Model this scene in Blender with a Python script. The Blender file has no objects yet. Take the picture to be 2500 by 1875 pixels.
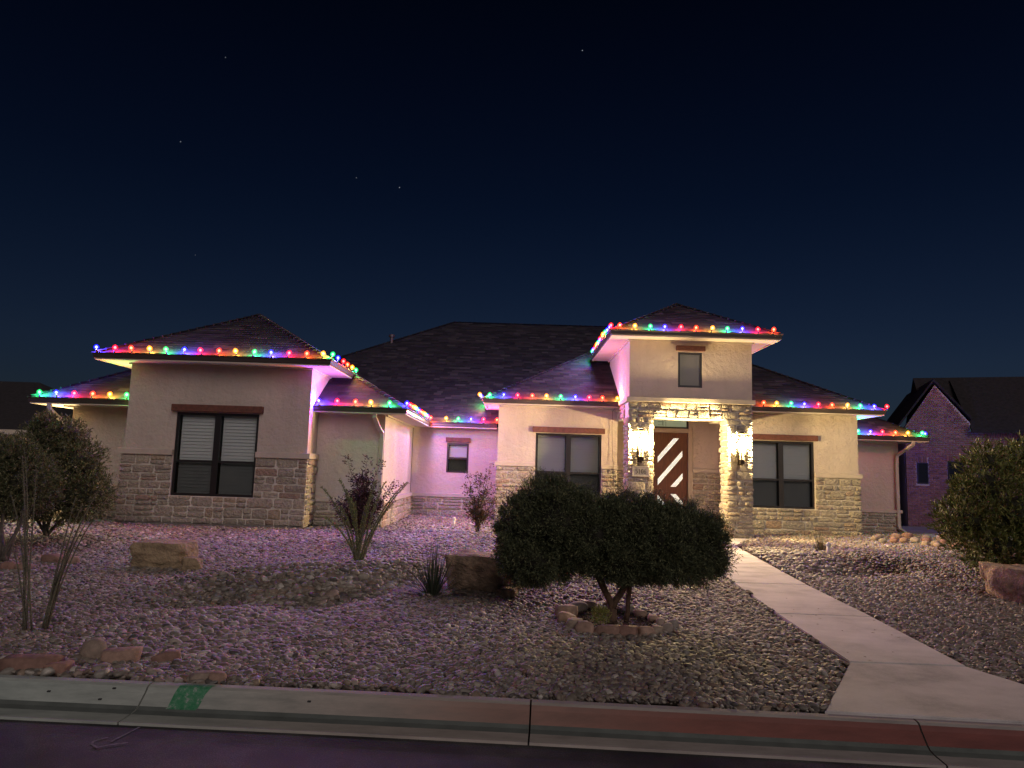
import bpy, bmesh, math, random
import numpy as np
from mathutils import Vector, Matrix, Euler, noise

random.seed(7)
RNG = np.random.default_rng(11)
D = bpy.data
SC = bpy.context.scene
COL = SC.collection

# ------------------------------------------------------------------ camera
cam = D.cameras.new("camera")
cam.sensor_width = 36.0
cam.lens = 36.0 * 1733.0 / 2500.0
cam.clip_start = 0.05
cam.clip_end = 2000
cam_o = D.objects.new("camera", cam)
COL.objects.link(cam_o)
P_, R_ = math.radians(6.8), math.radians(1.75)
fwd = Vector((0, math.cos(P_), math.sin(P_)))
up0 = Vector((0, -math.sin(P_), math.cos(P_)))
rt0 = Vector((1, 0, 0))
# rolled so that the world's up leans to the right in the picture
upv = up0 * math.cos(R_) - rt0 * math.sin(R_)
rtv = rt0 * math.cos(R_) + up0 * math.sin(R_)
m = Matrix((rtv, upv, -fwd)).transposed().to_4x4()
m.translation = (0, 0, 1.7)
cam_o.matrix_world = m
SC.camera = cam_o

# ------------------------------------------------------------------ world
W = D.worlds.new("World")
SC.world = W
W.use_nodes = True
nt = W.node_tree
nt.nodes.clear()
wo = nt.nodes.new("ShaderNodeOutputWorld")
bg = nt.nodes.new("ShaderNodeBackground")
sky = nt.nodes.new("ShaderNodeTexSky")
sky.sky_type = 'NISHITA'
sky.sun_disc = False
sky.sun_elevation = math.radians(28)
sky.sun_rotation = math.radians(195)
sky.air_density = 1.2
sky.dust_density = 0.4
tint = nt.nodes.new("ShaderNodeMix")
tint.data_type = 'RGBA'
tint.blend_type = 'MULTIPLY'
tint.inputs[0].default_value = 1.0
tint.inputs[7].default_value = (0.36, 0.50, 0.86, 1)
tcs = nt.nodes.new("ShaderNodeTexCoord"); sxyz = nt.nodes.new("ShaderNodeSeparateXYZ")
nt.links.new(tcs.outputs['Generated'], sxyz.inputs[0])
srp = nt.nodes.new("ShaderNodeValToRGB"); e_ = srp.color_ramp.elements
e_[0].position = 0.0; e_[0].color = (0.80, 0.82, 0.86, 1); e_[1].position = 0.62; e_[1].color = (0.10, 0.16, 0.22, 1)
e2 = e_.new(0.14); e2.color = (0.84, 0.86, 0.95, 1); e3 = e_.new(0.36); e3.color = (0.36, 0.44, 0.56, 1)
nt.links.new(sxyz.outputs[2], srp.inputs[0])
smul = nt.nodes.new("ShaderNodeMix"); smul.data_type = 'RGBA'; smul.blend_type = 'MULTIPLY'; smul.inputs[0].default_value = 1
nt.links.new(sky.outputs[0], smul.inputs[6]); nt.links.new(srp.outputs[0], smul.inputs[7])
nt.links.new(smul.outputs[2], tint.inputs[6])
bg.inputs[1].default_value = 0.0062
# a handful of stars
tc = nt.nodes.new("ShaderNodeTexCoord")
acc = None
for (sx, sy, sz, br) in [(0.0764, 0.8446, 0.5298, 1.0), (-0.3561, 0.8017, 0.48, 0.35), (-0.413, 0.826, 0.3835, 0.5),
                         (-0.159, 0.9153, 0.37, 0.8), (-0.2142, 0.9015, 0.376, 0.35), (-0.4067, 0.8767, 0.2569, 0.2)]:
    dp = nt.nodes.new("ShaderNodeVectorMath"); dp.operation = 'DOT_PRODUCT'
    v = Vector((sx, sy, sz)).normalized()
    dp.inputs[1].default_value = v
    nt.links.new(tc.outputs['Generated'], dp.inputs[0])
    gt = nt.nodes.new("ShaderNodeMath"); gt.operation = 'GREATER_THAN'
    gt.inputs[1].default_value = math.cos(0.00062)
    nt.links.new(dp.outputs['Value'], gt.inputs[0])
    ml = nt.nodes.new("ShaderNodeMath"); ml.operation = 'MULTIPLY'
    ml.inputs[1].default_value = br
    nt.links.new(gt.outputs[0], ml.inputs[0])
    if acc is None:
        acc = ml.outputs[0]
    else:
        ad = nt.nodes.new("ShaderNodeMath"); ad.operation = 'ADD'
        nt.links.new(acc, ad.inputs[0]); nt.links.new(ml.outputs[0], ad.inputs[1])
        acc = ad.outputs[0]
bg2 = nt.nodes.new("ShaderNodeBackground")
bg2.inputs[0].default_value = (0.24, 0.26, 0.3, 1)
nt.links.new(acc, bg2.inputs[1])
ads = nt.nodes.new("ShaderNodeAddShader")
nt.links.new(tint.outputs[2], bg.inputs[0])
nt.links.new(bg.outputs[0], ads.inputs[0])
nt.links.new(bg2.outputs[0], ads.inputs[1])
nt.links.new(ads.outputs[0], wo.inputs[0])

# moon / street glow: one weak, very soft sun from behind the camera
sl = D.lights.new("moonlight", 'SUN')
sl.energy = 0.90
sl.angle = math.radians(42)
sl.color = (1.0, 0.86, 0.84)
so = D.objects.new("moonlight", sl)
COL.objects.link(so)
el, az = math.radians(30), math.radians(160)   # azimuth clockwise from +Y, where the light comes from
dv = Vector((math.sin(az) * math.cos(el), math.cos(az) * math.cos(el), math.sin(el)))
so.rotation_euler = dv.to_track_quat('Z', 'Y').to_euler()

SC.view_settings.view_transform = 'Standard'
SC.view_settings.look = 'None'
SC.view_settings.exposure = 0
SC.view_settings.gamma = 1
SC.view_settings.use_curve_mapping = False

BULB_W = 46.0       # light of one bulb, watts
LAMP_W = 1450.0      # sconce point light power

# ------------------------------------------------------------------ helpers
def tag(o, label=None, cat=None, group=None, kind=None):
    if label: o['label'] = label
    if cat: o['category'] = cat
    if group: o['group'] = group
    if kind: o['kind'] = kind
    return o

def empty(name, loc, rz=0.0):
    o = D.objects.new(name, None)
    o.empty_display_size = 0.2
    o.location = loc
    o.rotation_euler = (0, 0, rz)
    COL.objects.link(o)
    return o

ORG = {}
def worg(o):
    """world location of an unrotated parent chain"""
    v = Vector((0, 0, 0))
    while o is not None:
        v += o.location
        o = o.parent
    return v

def mk(name, verts, faces, mat, parent=None, smooth=False, mats=None, fm=None, local=False):
    me = D.meshes.new(name)
    vs = np.asarray(verts, dtype=float)
    off = Vector((0, 0, 0))
    if parent is not None and not local:
        off = worg(parent)
        vs = vs - np.array(off)
    me.from_pydata([tuple(v) for v in vs], [], [tuple(f) for f in faces])
    for mm in (mats or [mat]):
        me.materials.append(mm)
    if fm is not None:
        me.polygons.foreach_set('material_index', np.array(fm, dtype=np.int32))
    if smooth:
        me.polygons.foreach_set('use_smooth', [True] * len(me.polygons))
    me.update()
    o = D.objects.new(name, me)
    COL.objects.link(o)
    if parent is not None:
        o.parent = parent
    return o

def mknp(name, V, F, mat, parent=None, smooth=False):
    """fast builder, F an (n,k) array"""
    me = D.meshes.new(name)
    off = np.array(worg(parent)) if parent is not None else np.zeros(3)
    V = (np.asarray(V, dtype=np.float32) - off).astype(np.float32)
    F = np.asarray(F, dtype=np.int32)
    n, k = F.shape
    me.vertices.add(len(V)); me.vertices.foreach_set('co', V.ravel())
    me.loops.add(n * k); me.loops.foreach_set('vertex_index', F.ravel())
    me.polygons.add(n)
    me.polygons.foreach_set('loop_start', np.arange(0, n * k, k, dtype=np.int32))
    me.polygons.foreach_set('loop_total', np.full(n, k, dtype=np.int32))
    if smooth:
        me.polygons.foreach_set('use_smooth', np.ones(n, dtype=bool))
    me.materials.append(mat)
    me.update(calc_edges=True)
    me.validate()
    o = D.objects.new(name, me)
    COL.objects.link(o)
    if parent is not None:
        o.parent = parent
    return o

class B:
    def __init__(s):
        s.v = []; s.f = []
    def add(s, vs, fs):
        n = len(s.v)
        s.v += [tuple(v) for v in vs]
        s.f += [tuple(i + n for i in f) for f in fs]
        return s
    def box(s, x0, x1, y0, y1, z0, z1):
        vs = [(x0, y0, z0), (x1, y0, z0), (x1, y1, z0), (x0, y1, z0), (x0, y0, z1), (x1, y0, z1), (x1, y1, z1), (x0, y1, z1)]
        return s.add(vs, [(0, 3, 2, 1), (4, 5, 6, 7), (0, 1, 5, 4), (1, 2, 6, 5), (2, 3, 7, 6), (3, 0, 4, 7)])
    def bevbox(s, x0, x1, y0, y1, z0, z1, b=0.01):
        bm = bmesh.new()
        bmesh.ops.create_cube(bm, size=1.0)
        for v in bm.verts:
            v.co = Vector(((x0 + x1) / 2 + v.co.x * (x1 - x0), (y0 + y1) / 2 + v.co.y * (y1 - y0), (z0 + z1) / 2 + v.co.z * (z1 - z0)))
        bmesh.ops.bevel(bm, geom=list(bm.edges), offset=b, segments=2, affect='EDGES', profile=0.5)
        bm.verts.index_update()
        s.add([v.co.copy() for v in bm.verts], [[v.index for v in f.verts] for f in bm.faces])
        bm.free()
        return s
    def poly(s, pts):
        return s.add(pts, [tuple(range(len(pts)))])
    def prism(s, pts, d):
        """extrude polygon (3d pts) by vector d"""
        n = len(pts)
        a = [Vector(p) for p in pts]; b = [p + Vector(d) for p in a]
        fs = [tuple(reversed(range(n))), tuple(range(n, 2 * n))]
        fs += [(i, (i + 1) % n, n + (i + 1) % n, n + i) for i in range(n)]
        return s.add(a + b, fs)
    def tube(s, pts, r, n=8, cap=True):
        pts = [Vector(p) for p in pts]
        if not hasattr(r, '__len__'): r = [r] * len(pts)
        base = len(s.v)
        prev = None
        for i, p in enumerate(pts):
            if i == 0: t = pts[1] - p
            elif i == len(pts) - 1: t = p - pts[i - 1]
            else: t = pts[i + 1] - pts[i - 1]
            t.normalize()
            ref = Vector((0, 0, 1)) if abs(t.z) < 0.9 else Vector((1, 0, 0))
            a = prev if prev is not None else t.cross(ref)
            a = (a - t * a.dot(t))
            if a.length < 1e-6: a = t.cross(ref)
            a.normalize(); prev = a
            b = t.cross(a)
            for k in range(n):
                th = 2 * math.pi * k / n
                s.v.append(tuple(p + (a * math.cos(th) + b * math.sin(th)) * r[i]))
        for i in range(len(pts) - 1):
            for k in range(n):
                s.f.append((base + i * n + k, base + i * n + (k + 1) % n, base + (i + 1) * n + (k + 1) % n, base + (i + 1) * n + k))
        if cap:
            s.f.append(tuple(base + k for k in reversed(range(n))))
            s.f.append(tuple(base + (len(pts) - 1) * n + k for k in range(n)))
        return s
    def lathe(s, prof, c=(0, 0, 0), n=12):
        """prof: list of (r,z)"""
        base = len(s.v)
        for (r, z) in prof:
            for k in range(n):
                th = 2 * math.pi * k / n
                s.v.append((c[0] + r * math.cos(th), c[1] + r * math.sin(th), c[2] + z))
        for i in range(len(prof) - 1):
            for k in range(n):
                s.f.append((base + i * n + k, base + i * n + (k + 1) % n, base + (i + 1) * n + (k + 1) % n, base + (i + 1) * n + k))
        s.f.append(tuple(base + k for k in reversed(range(n))))
        s.f.append(tuple(base + (len(prof) - 1) * n + k for k in range(n)))
        return s
    def build(s, name, mat, parent=None, smooth=False, local=False):
        return mk(name, s.v, s.f, mat, parent, smooth, local=local)

# ------------------------------------------------------------------ materials
def nmat(name):
    mt = D.materials.new(name)
    mt.use_nodes = True
    n = mt.node_tree
    b = n.nodes['Principled BSDF']
    return mt, n, b

def N(nt, typ, **kw):
    n = nt.nodes.new(typ)
    for k, v in kw.items():
        setattr(n, k, v)
    return n

def ramp(nt, stops, inp, interp='LINEAR'):
    r = nt.nodes.new("ShaderNodeValToRGB")
    r.color_ramp.interpolation = interp
    e = r.color_ramp.elements
    while len(e) < len(stops): e.new(0.5)
    for i, (p, c) in enumerate(stops):
        e[i].position = p
        e[i].color = (c[0], c[1], c[2], 1)
    nt.links.new(inp, r.inputs[0])
    return r.outputs[0]

def noise_n(nt, scale, detail=4, rough=0.55, coord='pos', vscale=None):
    if coord == 'pos':
        g = nt.nodes.new("ShaderNodeNewGeometry"); out = g.outputs['Position']
    else:
        g = nt.nodes.new("ShaderNodeTexCoord"); out = g.outputs[coord]
    if vscale:
        mp = nt.nodes.new("ShaderNodeMapping"); mp.inputs['Scale'].default_value = vscale
        nt.links.new(out, mp.inputs[0]); out = mp.outputs[0]
    t = nt.nodes.new("ShaderNodeTexNoise")
    t.inputs['Scale'].default_value = scale
    t.inputs['Detail'].default_value = detail
    t.inputs['Roughness'].default_value = rough
    nt.links.new(out, t.inputs['Vector'])
    return t.outputs['Fac']

def bump(nt, b, h, strength, dist):
    bp = nt.nodes.new("ShaderNodeBump")
    bp.inputs['Strength'].default_value = strength
    bp.inputs['Distance'].default_value = dist
    nt.links.new(h, bp.inputs['Height'])
    nt.links.new(bp.outputs[0], b.inputs['Normal'])
    return bp

def math_n(nt, op, a, b2):
    n = nt.nodes.new("ShaderNodeMath"); n.operation = op
    for i, x in enumerate((a, b2)):
        if hasattr(x, 'is_linked') or hasattr(x, 'links'): nt.links.new(x, n.inputs[i])
        else: n.inputs[i].default_value = x
    return n.outputs[0]

def plain(name, col, rough=0.6, metal=0.0, var=0.0, vs=6.0, bs=0.0, bscale=60, spec=0.5, bd=0.01):
    mt, n, b = nmat(name)
    b.inputs['Base Color'].default_value = (*col, 1)
    b.inputs['Roughness'].default_value = rough
    b.inputs['Metallic'].default_value = metal
    b.inputs['Specular IOR Level'].default_value = spec
    if var:
        lo = [max(0, c * (1 - var)) for c in col]; hi = [min(1, c * (1 + var)) for c in col]
        nn = noise_n(n, vs, 5)
        n.links.new(ramp(n, [(0.3, lo), (0.7, hi)], nn), b.inputs['Base Color'])
    if bs:
        bump(n, b, noise_n(n, bscale, 5, 0.65), bs, bd)
    return mt

def rnd_per(n):
    """random number per object and per mesh island combined"""
    oi = n.nodes.new("ShaderNodeObjectInfo")
    g = n.nodes.new("ShaderNodeNewGeometry")
    s = math_n(n, 'ADD', oi.outputs['Random'], g.outputs['Random Per Island'])
    return math_n(n, 'FRACT', s, 0.0)

def island_mat(name, stops, rough=0.85, var=0.35, vs=18, bs=0.5, bscale=50, bdist=0.01, spec=0.3):
    mt, n, b = nmat(name)
    base = ramp(n, stops, rnd_per(n))
    nn = noise_n(n, vs, 5, 0.6)
    dk = ramp(n, [(0.25, (1 - var,) * 3), (0.75, (1 + var * 0.6,) * 3)], nn)
    mx = N(n, "ShaderNodeMix", data_type='RGBA', blend_type='MULTIPLY')
    mx.inputs[0].default_value = 1
    n.links.new(base, mx.inputs[6]); n.links.new(dk, mx.inputs[7])
    n.links.new(mx.outputs[2], b.inputs['Base Color'])
    b.inputs['Roughness'].default_value = rough
    b.inputs['Specular IOR Level'].default_value = spec
    if bs: bump(n, b, noise_n(n, bscale, 6, 0.62), bs, bdist)
    return mt

def stucco_mat(name, col):
    mt, n, b = nmat(name)
    big = noise_n(n, 0.9, 4, 0.6, vscale=(1, 1, 0.55))
    c1 = [c * 0.86 for c in col]; c2 = [min(1, c * 1.08) for c in col]
    base = ramp(n, [(0.3, c1), (0.7, c2)], big)
    # faint vertical runs of rain dirt
    st = noise_n(n, 5.0, 3, 0.5, vscale=(1, 1, 0.09))
    dk = ramp(n, [(0.55, (1, 1, 1)), (0.85, (0.91, 0.90, 0.89))], st)
    mx = N(n, "ShaderNodeMix", data_type='RGBA', blend_type='MULTIPLY'); mx.inputs[0].default_value = 1
    n.links.new(base, mx.inputs[6]); n.links.new(dk, mx.inputs[7])
    n.links.new(mx.outputs[2], b.inputs['Base Color'])
    b.inputs['Roughness'].default_value = 0.93
    b.inputs['Specular IOR Level'].default_value = 0.2
    fine = noise_n(n, 85, 4, 0.7)
    med = noise_n(n, 9, 4, 0.6)
    h = math_n(n, 'ADD', fine, math_n(n, 'MULTIPLY', med, 2.6))
    bump(n, b, h, 0.8, 0.016)
    return mt

M = {}
M['stucco'] = stucco_mat('stucco', (0.54, 0.455, 0.39))
M['mortar'] = plain('mortar', (0.62, 0.56, 0.48), 0.95, var=0.12, vs=14, bs=0.6, bscale=70)
M['stone'] = island_mat('stone', [(0.0, (0.47, 0.41, 0.33)), (0.3, (0.38, 0.33, 0.26)), (0.5, (0.50, 0.43, 0.33)), (0.65, (0.42, 0.37, 0.31)),
                                  (0.82, (0.49, 0.40, 0.28)), (0.93, (0.40, 0.28, 0.21)), (1.0, (0.46, 0.40, 0.33))],
                        rough=0.9, var=0.34, vs=15, bs=1.0, bscale=15, bdist=0.10)
M['ledge'] = plain('cast_stone', (0.47, 0.40, 0.33), 0.85, var=0.1, vs=7, bs=0.25, bscale=90)
M['foundation'] = plain('foundation_concrete', (0.20, 0.18, 0.16), 0.9, var=0.2, vs=9, bs=0.3, bscale=40)
M['shingle'] = island_mat('shingle', [(0.0, (0.030, 0.027, 0.032)), (0.35, (0.017, 0.016, 0.020)), (0.6, (0.042, 0.038, 0.043)), (0.8, (0.023, 0.021, 0.025)), (1.0, (0.062, 0.056, 0.058))],
                          rough=0.95, var=0.3, vs=40, bs=0.5, bscale=160, bdist=0.006, spec=0.15)
M['deck'] = plain('roof_felt', (0.03, 0.027, 0.027), 0.95)
M['gutter'] = plain('gutter_metal', (0.05, 0.037, 0.032), 0.38, 0.0, var=0.15, vs=3)
M['soffit'] = plain('soffit_board', (0.46, 0.39, 0.32), 0.7, var=0.06, vs=3)
M['downspout'] = plain('downspout_metal', (0.46, 0.39, 0.32), 0.45, var=0.08, vs=4)
M['frame'] = plain('black_window_frame', (0.014, 0.012, 0.012), 0.4)
M['lintel'] = plain('red_brown_beam', (0.125, 0.042, 0.026), 0.65, var=0.35, vs=12, bs=0.3, bscale=30)
M['slat'] = plain('blind_slat', (0.78, 0.77, 0.74), 0.6)
M['dark'] = plain('dark_void', (0.02, 0.02, 0.02), 0.9)
M['casing'] = plain('door_casing', (0.40, 0.33, 0.26), 0.6, var=0.08, vs=6)
M['lampmetal'] = plain('lamp_bronze', (0.05, 0.035, 0.022), 0.45, 0.6)
M['candle'] = plain('lamp_candle_sleeve', (0.7, 0.6, 0.42), 0.6)
M['plaque'] = plain('plaque_cast_stone', (0.52, 0.47, 0.38), 0.75, var=0.1, vs=20)
M['digits'] = plain('plaque_digits', (0.03, 0.02, 0.018), 0.6)
M['wire'] = plain('green_wire', (0.01, 0.02, 0.012), 0.5)
M['white_pvc'] = plain('white_pvc', (0.72, 0.70, 0.66), 0.4)
M['cord'] = plain('brown_cord', (0.10, 0.07, 0.05), 0.6)

def door_wood():
    mt, n, b = nmat('door_wood')
    nn = noise_n(n, 5, 6, 0.6, vscale=(5, 5, 0.7))
    n.links.new(ramp(n, [(0.3, (0.085, 0.026, 0.014)), (0.7, (0.16, 0.055, 0.03))], nn), b.inputs['Base Color'])
    b.inputs['Roughness'].default_value = 0.45
    bump(n, b, nn, 0.2, 0.004)
    return mt
M['door'] = door_wood()

def glass_mat(name, alpha_t=0.9, tint_c=(0.93, 0.95, 0.95), refl=0.12):
    mt = D.materials.new(name); mt.use_nodes = True
    n = mt.node_tree; n.nodes.clear()
    out = n.nodes.new("ShaderNodeOutputMaterial")
    tr = n.nodes.new("ShaderNodeBsdfTransparent"); tr.inputs[0].default_value = (*[c * alpha_t for c in tint_c], 1)
    gl = n.nodes.new("ShaderNodeBsdfGlossy"); gl.inputs['Roughness'].default_value = 0.03
    fr = n.nodes.new("ShaderNodeFresnel"); fr.inputs[0].default_value = 1.3
    ad = math_n(n, 'ADD', fr.outputs[0], refl - 0.04)
    mx = n.nodes.new("ShaderNodeMixShader")
    n.links.new(ad, mx.inputs[0]); n.links.new(tr.outputs[0], mx.inputs[1]); n.links.new(gl.outputs[0], mx.inputs[2])
    n.links.new(mx.outputs[0], out.inputs[0])
    return mt
M['glass'] = glass_mat('window_glass', 0.92, (0.93, 0.95, 0.95), 0.04)
M['screen'] = glass_mat('insect_screen', 0.80, (0.92, 0.92, 0.92), 0.04)
M['frost'] = plain('frosted_glass', (0.17, 0.17, 0.15), 0.25)
M['frost_t'] = plain('transom_glass', (0.2, 0.22, 0.2), 0.2)

def emis(name, col, st, var=None):
    mt, n, b = nmat(name)
    b.inputs['Base Color'].default_value = (*[c * 0.5 for c in col], 1)
    b.inputs['Emission Color'].default_value = (*col, 1)
    b.inputs['Emission Strength'].default_value = st
    b.inputs['Roughness'].default_value = 0.3
    if var:
        nn = noise_n(n, var, 3, 0.6)
        r = ramp(n, [(0.38, [c * 0.35 for c in col]), (0.55, col)], nn)
        n.links.new(r, b.inputs['Emission Color'])
    return mt
M['doorlight'] = emis('door_glass_lit_hall', (1.0, 0.98, 0.84), 0.95, 45)
M['transomlight'] = emis('transom_glass_lit_hall', (0.50, 0.62, 0.42), 0.25)
M['lampbulb'] = emis('warm_lamp_bulb', (1.0, 0.80, 0.42), 30)

def bulb_mat(name, core, rim):
    """clear coloured bulb: its skin glows, hottest where one looks through its middle, and lets the filament's light out"""
    mt = D.materials.new(name); mt.use_nodes = True
    n = mt.node_tree; n.nodes.clear()
    out = n.nodes.new("ShaderNodeOutputMaterial")
    em = n.nodes.new("ShaderNodeEmission")
    lw = n.nodes.new("ShaderNodeLayerWeight"); lw.inputs[0].default_value = 0.5
    c = ramp(n, [(0.0, core), (0.10, [(a * .5 + b * .5) for a, b in zip(core, rim)]), (0.24, rim), (1.0, [x * .7 for x in rim])], lw.outputs['Facing'])
    n.links.new(c, em.inputs[0])
    em.inputs[1].default_value = 1.6
    tr = n.nodes.new("ShaderNodeBsdfTransparent")
    ad = n.nodes.new("ShaderNodeAddShader")
    n.links.new(em.outputs[0], ad.inputs[0]); n.links.new(tr.outputs[0], ad.inputs[1])
    n.links.new(ad.outputs[0], out.inputs[0])
    return mt
BC = {
    'R': ('red', (1.0, 0.30, 0.26), (1.0, 0.001, 0.006), (1.0, 0.010, 0.03), 1.0),
    'O': ('orange red', (1.0, 0.45, 0.22), (1.0, 0.030, 0.001), (1.0, 0.08, 0.01), 0.9),
    'Y': ('amber', (1.0, 0.85, 0.35), (1.0, 0.27, 0.004), (1.0, 0.42, 0.05), 0.9),
    'G': ('green', (0.35, 1.0, 0.55), (0.0, 0.42, 0.08), (0.03, 1.0, 0.22), 1.0),
    'B': ('blue', (0.50, 0.55, 1.0), (0.004, 0.001, 1.0), (0.07, 0.05, 1.0), 2.7),
}
for k_, (nm, c1, c2, _lc, _p) in BC.items():
    M['bulb' + k_] = bulb_mat('bulb_' + nm.replace(' ', '_'), c1, c2)

def concrete(name, col, sc=2.0):
    mt, n, b = nmat(name)
    nn = noise_n(n, sc, 7, 0.62, vscale=(0.8, 1.0, 1))
    f = noise_n(n, 55, 4, 0.7)
    s = math_n(n, 'ADD', math_n(n, 'MULTIPLY', nn, 0.8), math_n(n, 'MULTIPLY', f, 0.2))
    n.links.new(ramp(n, [(0.34, [c * 0.62 for c in col]), (0.5, col), (0.66, [c * 1.22 for c in col])], s), b.inputs['Base Color'])
    b.inputs['Roughness'].default_value = 0.85
    bump(n, b, s, 0.35, 0.01)
    return mt
M['walk'] = concrete('walkway_concrete', (0.50, 0.465, 0.445))
M['drive'] = concrete('driveway_concrete', (0.20, 0.19, 0.17))

def kerb_mat():
    mt, n, b = nmat('kerb_concrete')
    g = n.nodes.new("ShaderNodeNewGeometry")
    sp = n.nodes.new("ShaderNodeSeparateXYZ"); n.links.new(g.outputs['Position'], sp.inputs[0])
    nn = noise_n(n, 3.0, 7, 0.7, vscale=(0.6, 2.5, 2.5))
    xw = math_n(n, 'ADD', sp.outputs[0], math_n(n, 'MULTIPLY', nn, 1.2))
    xx = math_n(n, 'DIVIDE', math_n(n, 'ADD', xw, 4.6), 8.0)
    base = ramp(n, [(0.0, (0.30, 0.37, 0.335)), (0.35, (0.38, 0.40, 0.35)), (0.55, (0.40, 0.35, 0.30)), (1.0, (0.36, 0.32, 0.29))], xx)
    dk = ramp(n, [(0.3, (0.66,) * 3), (0.7, (1.15,) * 3)], nn)
    mx = N(n, "ShaderNodeMix", data_type='RGBA', blend_type='MULTIPLY'); mx.inputs[0].default_value = 1
    n.links.new(base, mx.inputs[6]); n.links.new(dk, mx.inputs[7])
    n.links.new(mx.outputs[2], b.inputs['Base Color'])
    b.inputs['Roughness'].default_value = 0.8
    f = noise_n(n, 70, 4, 0.7)
    bump(n, b, f, 0.3, 0.006)
    return mt
M['kerb'] = kerb_mat()

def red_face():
    """red light of the string bulbs put into the kerb face colour, fading out to the left"""
    mt, n, b = nmat('kerb_painted_red_light')
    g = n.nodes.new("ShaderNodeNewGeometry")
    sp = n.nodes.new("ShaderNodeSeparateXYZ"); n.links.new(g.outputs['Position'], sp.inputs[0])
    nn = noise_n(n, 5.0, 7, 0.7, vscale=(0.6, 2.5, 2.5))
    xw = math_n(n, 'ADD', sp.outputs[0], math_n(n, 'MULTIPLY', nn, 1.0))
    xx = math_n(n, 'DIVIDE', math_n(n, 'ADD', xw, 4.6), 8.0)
    base = ramp(n, [(0.0, (0.30, 0.37, 0.335)), (0.35, (0.36, 0.385, 0.34)), (0.52, (0.36, 0.31, 0.265)), (0.63, (0.27, 0.17, 0.135)), (0.8, (0.21, 0.08, 0.06)), (1.0, (0.17, 0.05, 0.04))], xx)  # red towards the right is bulb light carried in the face colour
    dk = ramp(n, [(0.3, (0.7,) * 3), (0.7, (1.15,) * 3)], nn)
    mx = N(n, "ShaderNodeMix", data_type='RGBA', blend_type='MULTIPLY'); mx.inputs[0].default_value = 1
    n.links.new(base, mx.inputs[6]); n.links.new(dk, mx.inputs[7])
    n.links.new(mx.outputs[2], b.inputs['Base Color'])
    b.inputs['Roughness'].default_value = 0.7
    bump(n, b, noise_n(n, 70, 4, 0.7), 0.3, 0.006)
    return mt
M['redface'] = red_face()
M['flowline'] = plain('flowline_painted_shade', (0.12, 0.135, 0.12), 0.6, var=0.2, vs=5, bs=0.2)  # shade at the foot of the kerb face, coloured in as a dark strip
def worn_green():
    mt, n, b = nmat('green_marking_paint')
    nn = noise_n(n, 26, 6, 0.75)
    n.links.new(ramp(n, [(0.36, (0.30, 0.33, 0.29)), (0.44, (0.08, 0.24, 0.13)), (0.6, (0.03, 0.19, 0.08))], nn), b.inputs['Base Color'])
    b.inputs['Roughness'].default_value = 0.75
    return mt
M['greenpaint'] = worn_green()
M['chalk'] = plain('white_chalk', (0.20, 0.18, 0.19), 0.9, var=0.5, vs=30)
M['tar'] = plain('joint_filler', (0.03, 0.03, 0.03), 0.8)

def asphalt():
    mt, n, b = nmat('asphalt')
    f = noise_n(n, 110, 3, 0.8)
    nn = noise_n(n, 1.4, 5, 0.6)
    s = math_n(n, 'ADD', math_n(n, 'MULTIPLY', nn, 0.5), math_n(n, 'MULTIPLY', f, 0.5))
    n.links.new(ramp(n, [(0.36, (0.011, 0.010, 0.011)), (0.5, (0.028, 0.026, 0.026)), (0.62, (0.11, 0.10, 0.097))], s), b.inputs['Base Color'])
    b.inputs['Roughness'].default_value = 0.75
    bump(n, b, f, 0.6, 0.006)
    return mt
M['asphalt'] = asphalt()
M['dirt'] = plain('dirt', (0.06, 0.045, 0.035), 0.95, var=0.35, vs=8, bs=0.5, bscale=30)
M['mulch'] = island_mat('mulch', [(0, (0.03, 0.02, 0.014)), (1, (0.075, 0.048, 0.03))], bs=0.2)

def pebble_mat():
    mt, n, b = nmat('river_pebble')
    oi = n.nodes.new("ShaderNodeObjectInfo")
    base = ramp(n, [(0.0, (0.25, 0.21, 0.16)), (0.16, (0.13, 0.11, 0.088)), (0.3, (0.34, 0.30, 0.24)), (0.42, (0.17, 0.13, 0.10)), (0.55, (0.085, 0.078, 0.072)),
                    (0.66, (0.28, 0.21, 0.15)), (0.76, (0.20, 0.19, 0.17)), (0.86, (0.21, 0.125, 0.085)), (0.94, (0.52, 0.48, 0.41)), (1.0, (0.11, 0.094, 0.072))], oi.outputs['Random'])
    nn = noise_n(n, 22, 4, 0.6)
    dk = ramp(n, [(0.3, (0.62,) * 3), (0.7, (1.05,) * 3)], nn)
    mx = N(n, "ShaderNodeMix", data_type='RGBA', blend_type='MULTIPLY'); mx.inputs[0].default_value = 1
    n.links.new(base, mx.inputs[6]); n.links.new(dk, mx.inputs[7])
    n.links.new(mx.outputs[2], b.inputs['Base Color'])
    b.inputs['Roughness'].default_value = 0.6
    return mt
M['pebble'] = pebble_mat()

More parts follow.
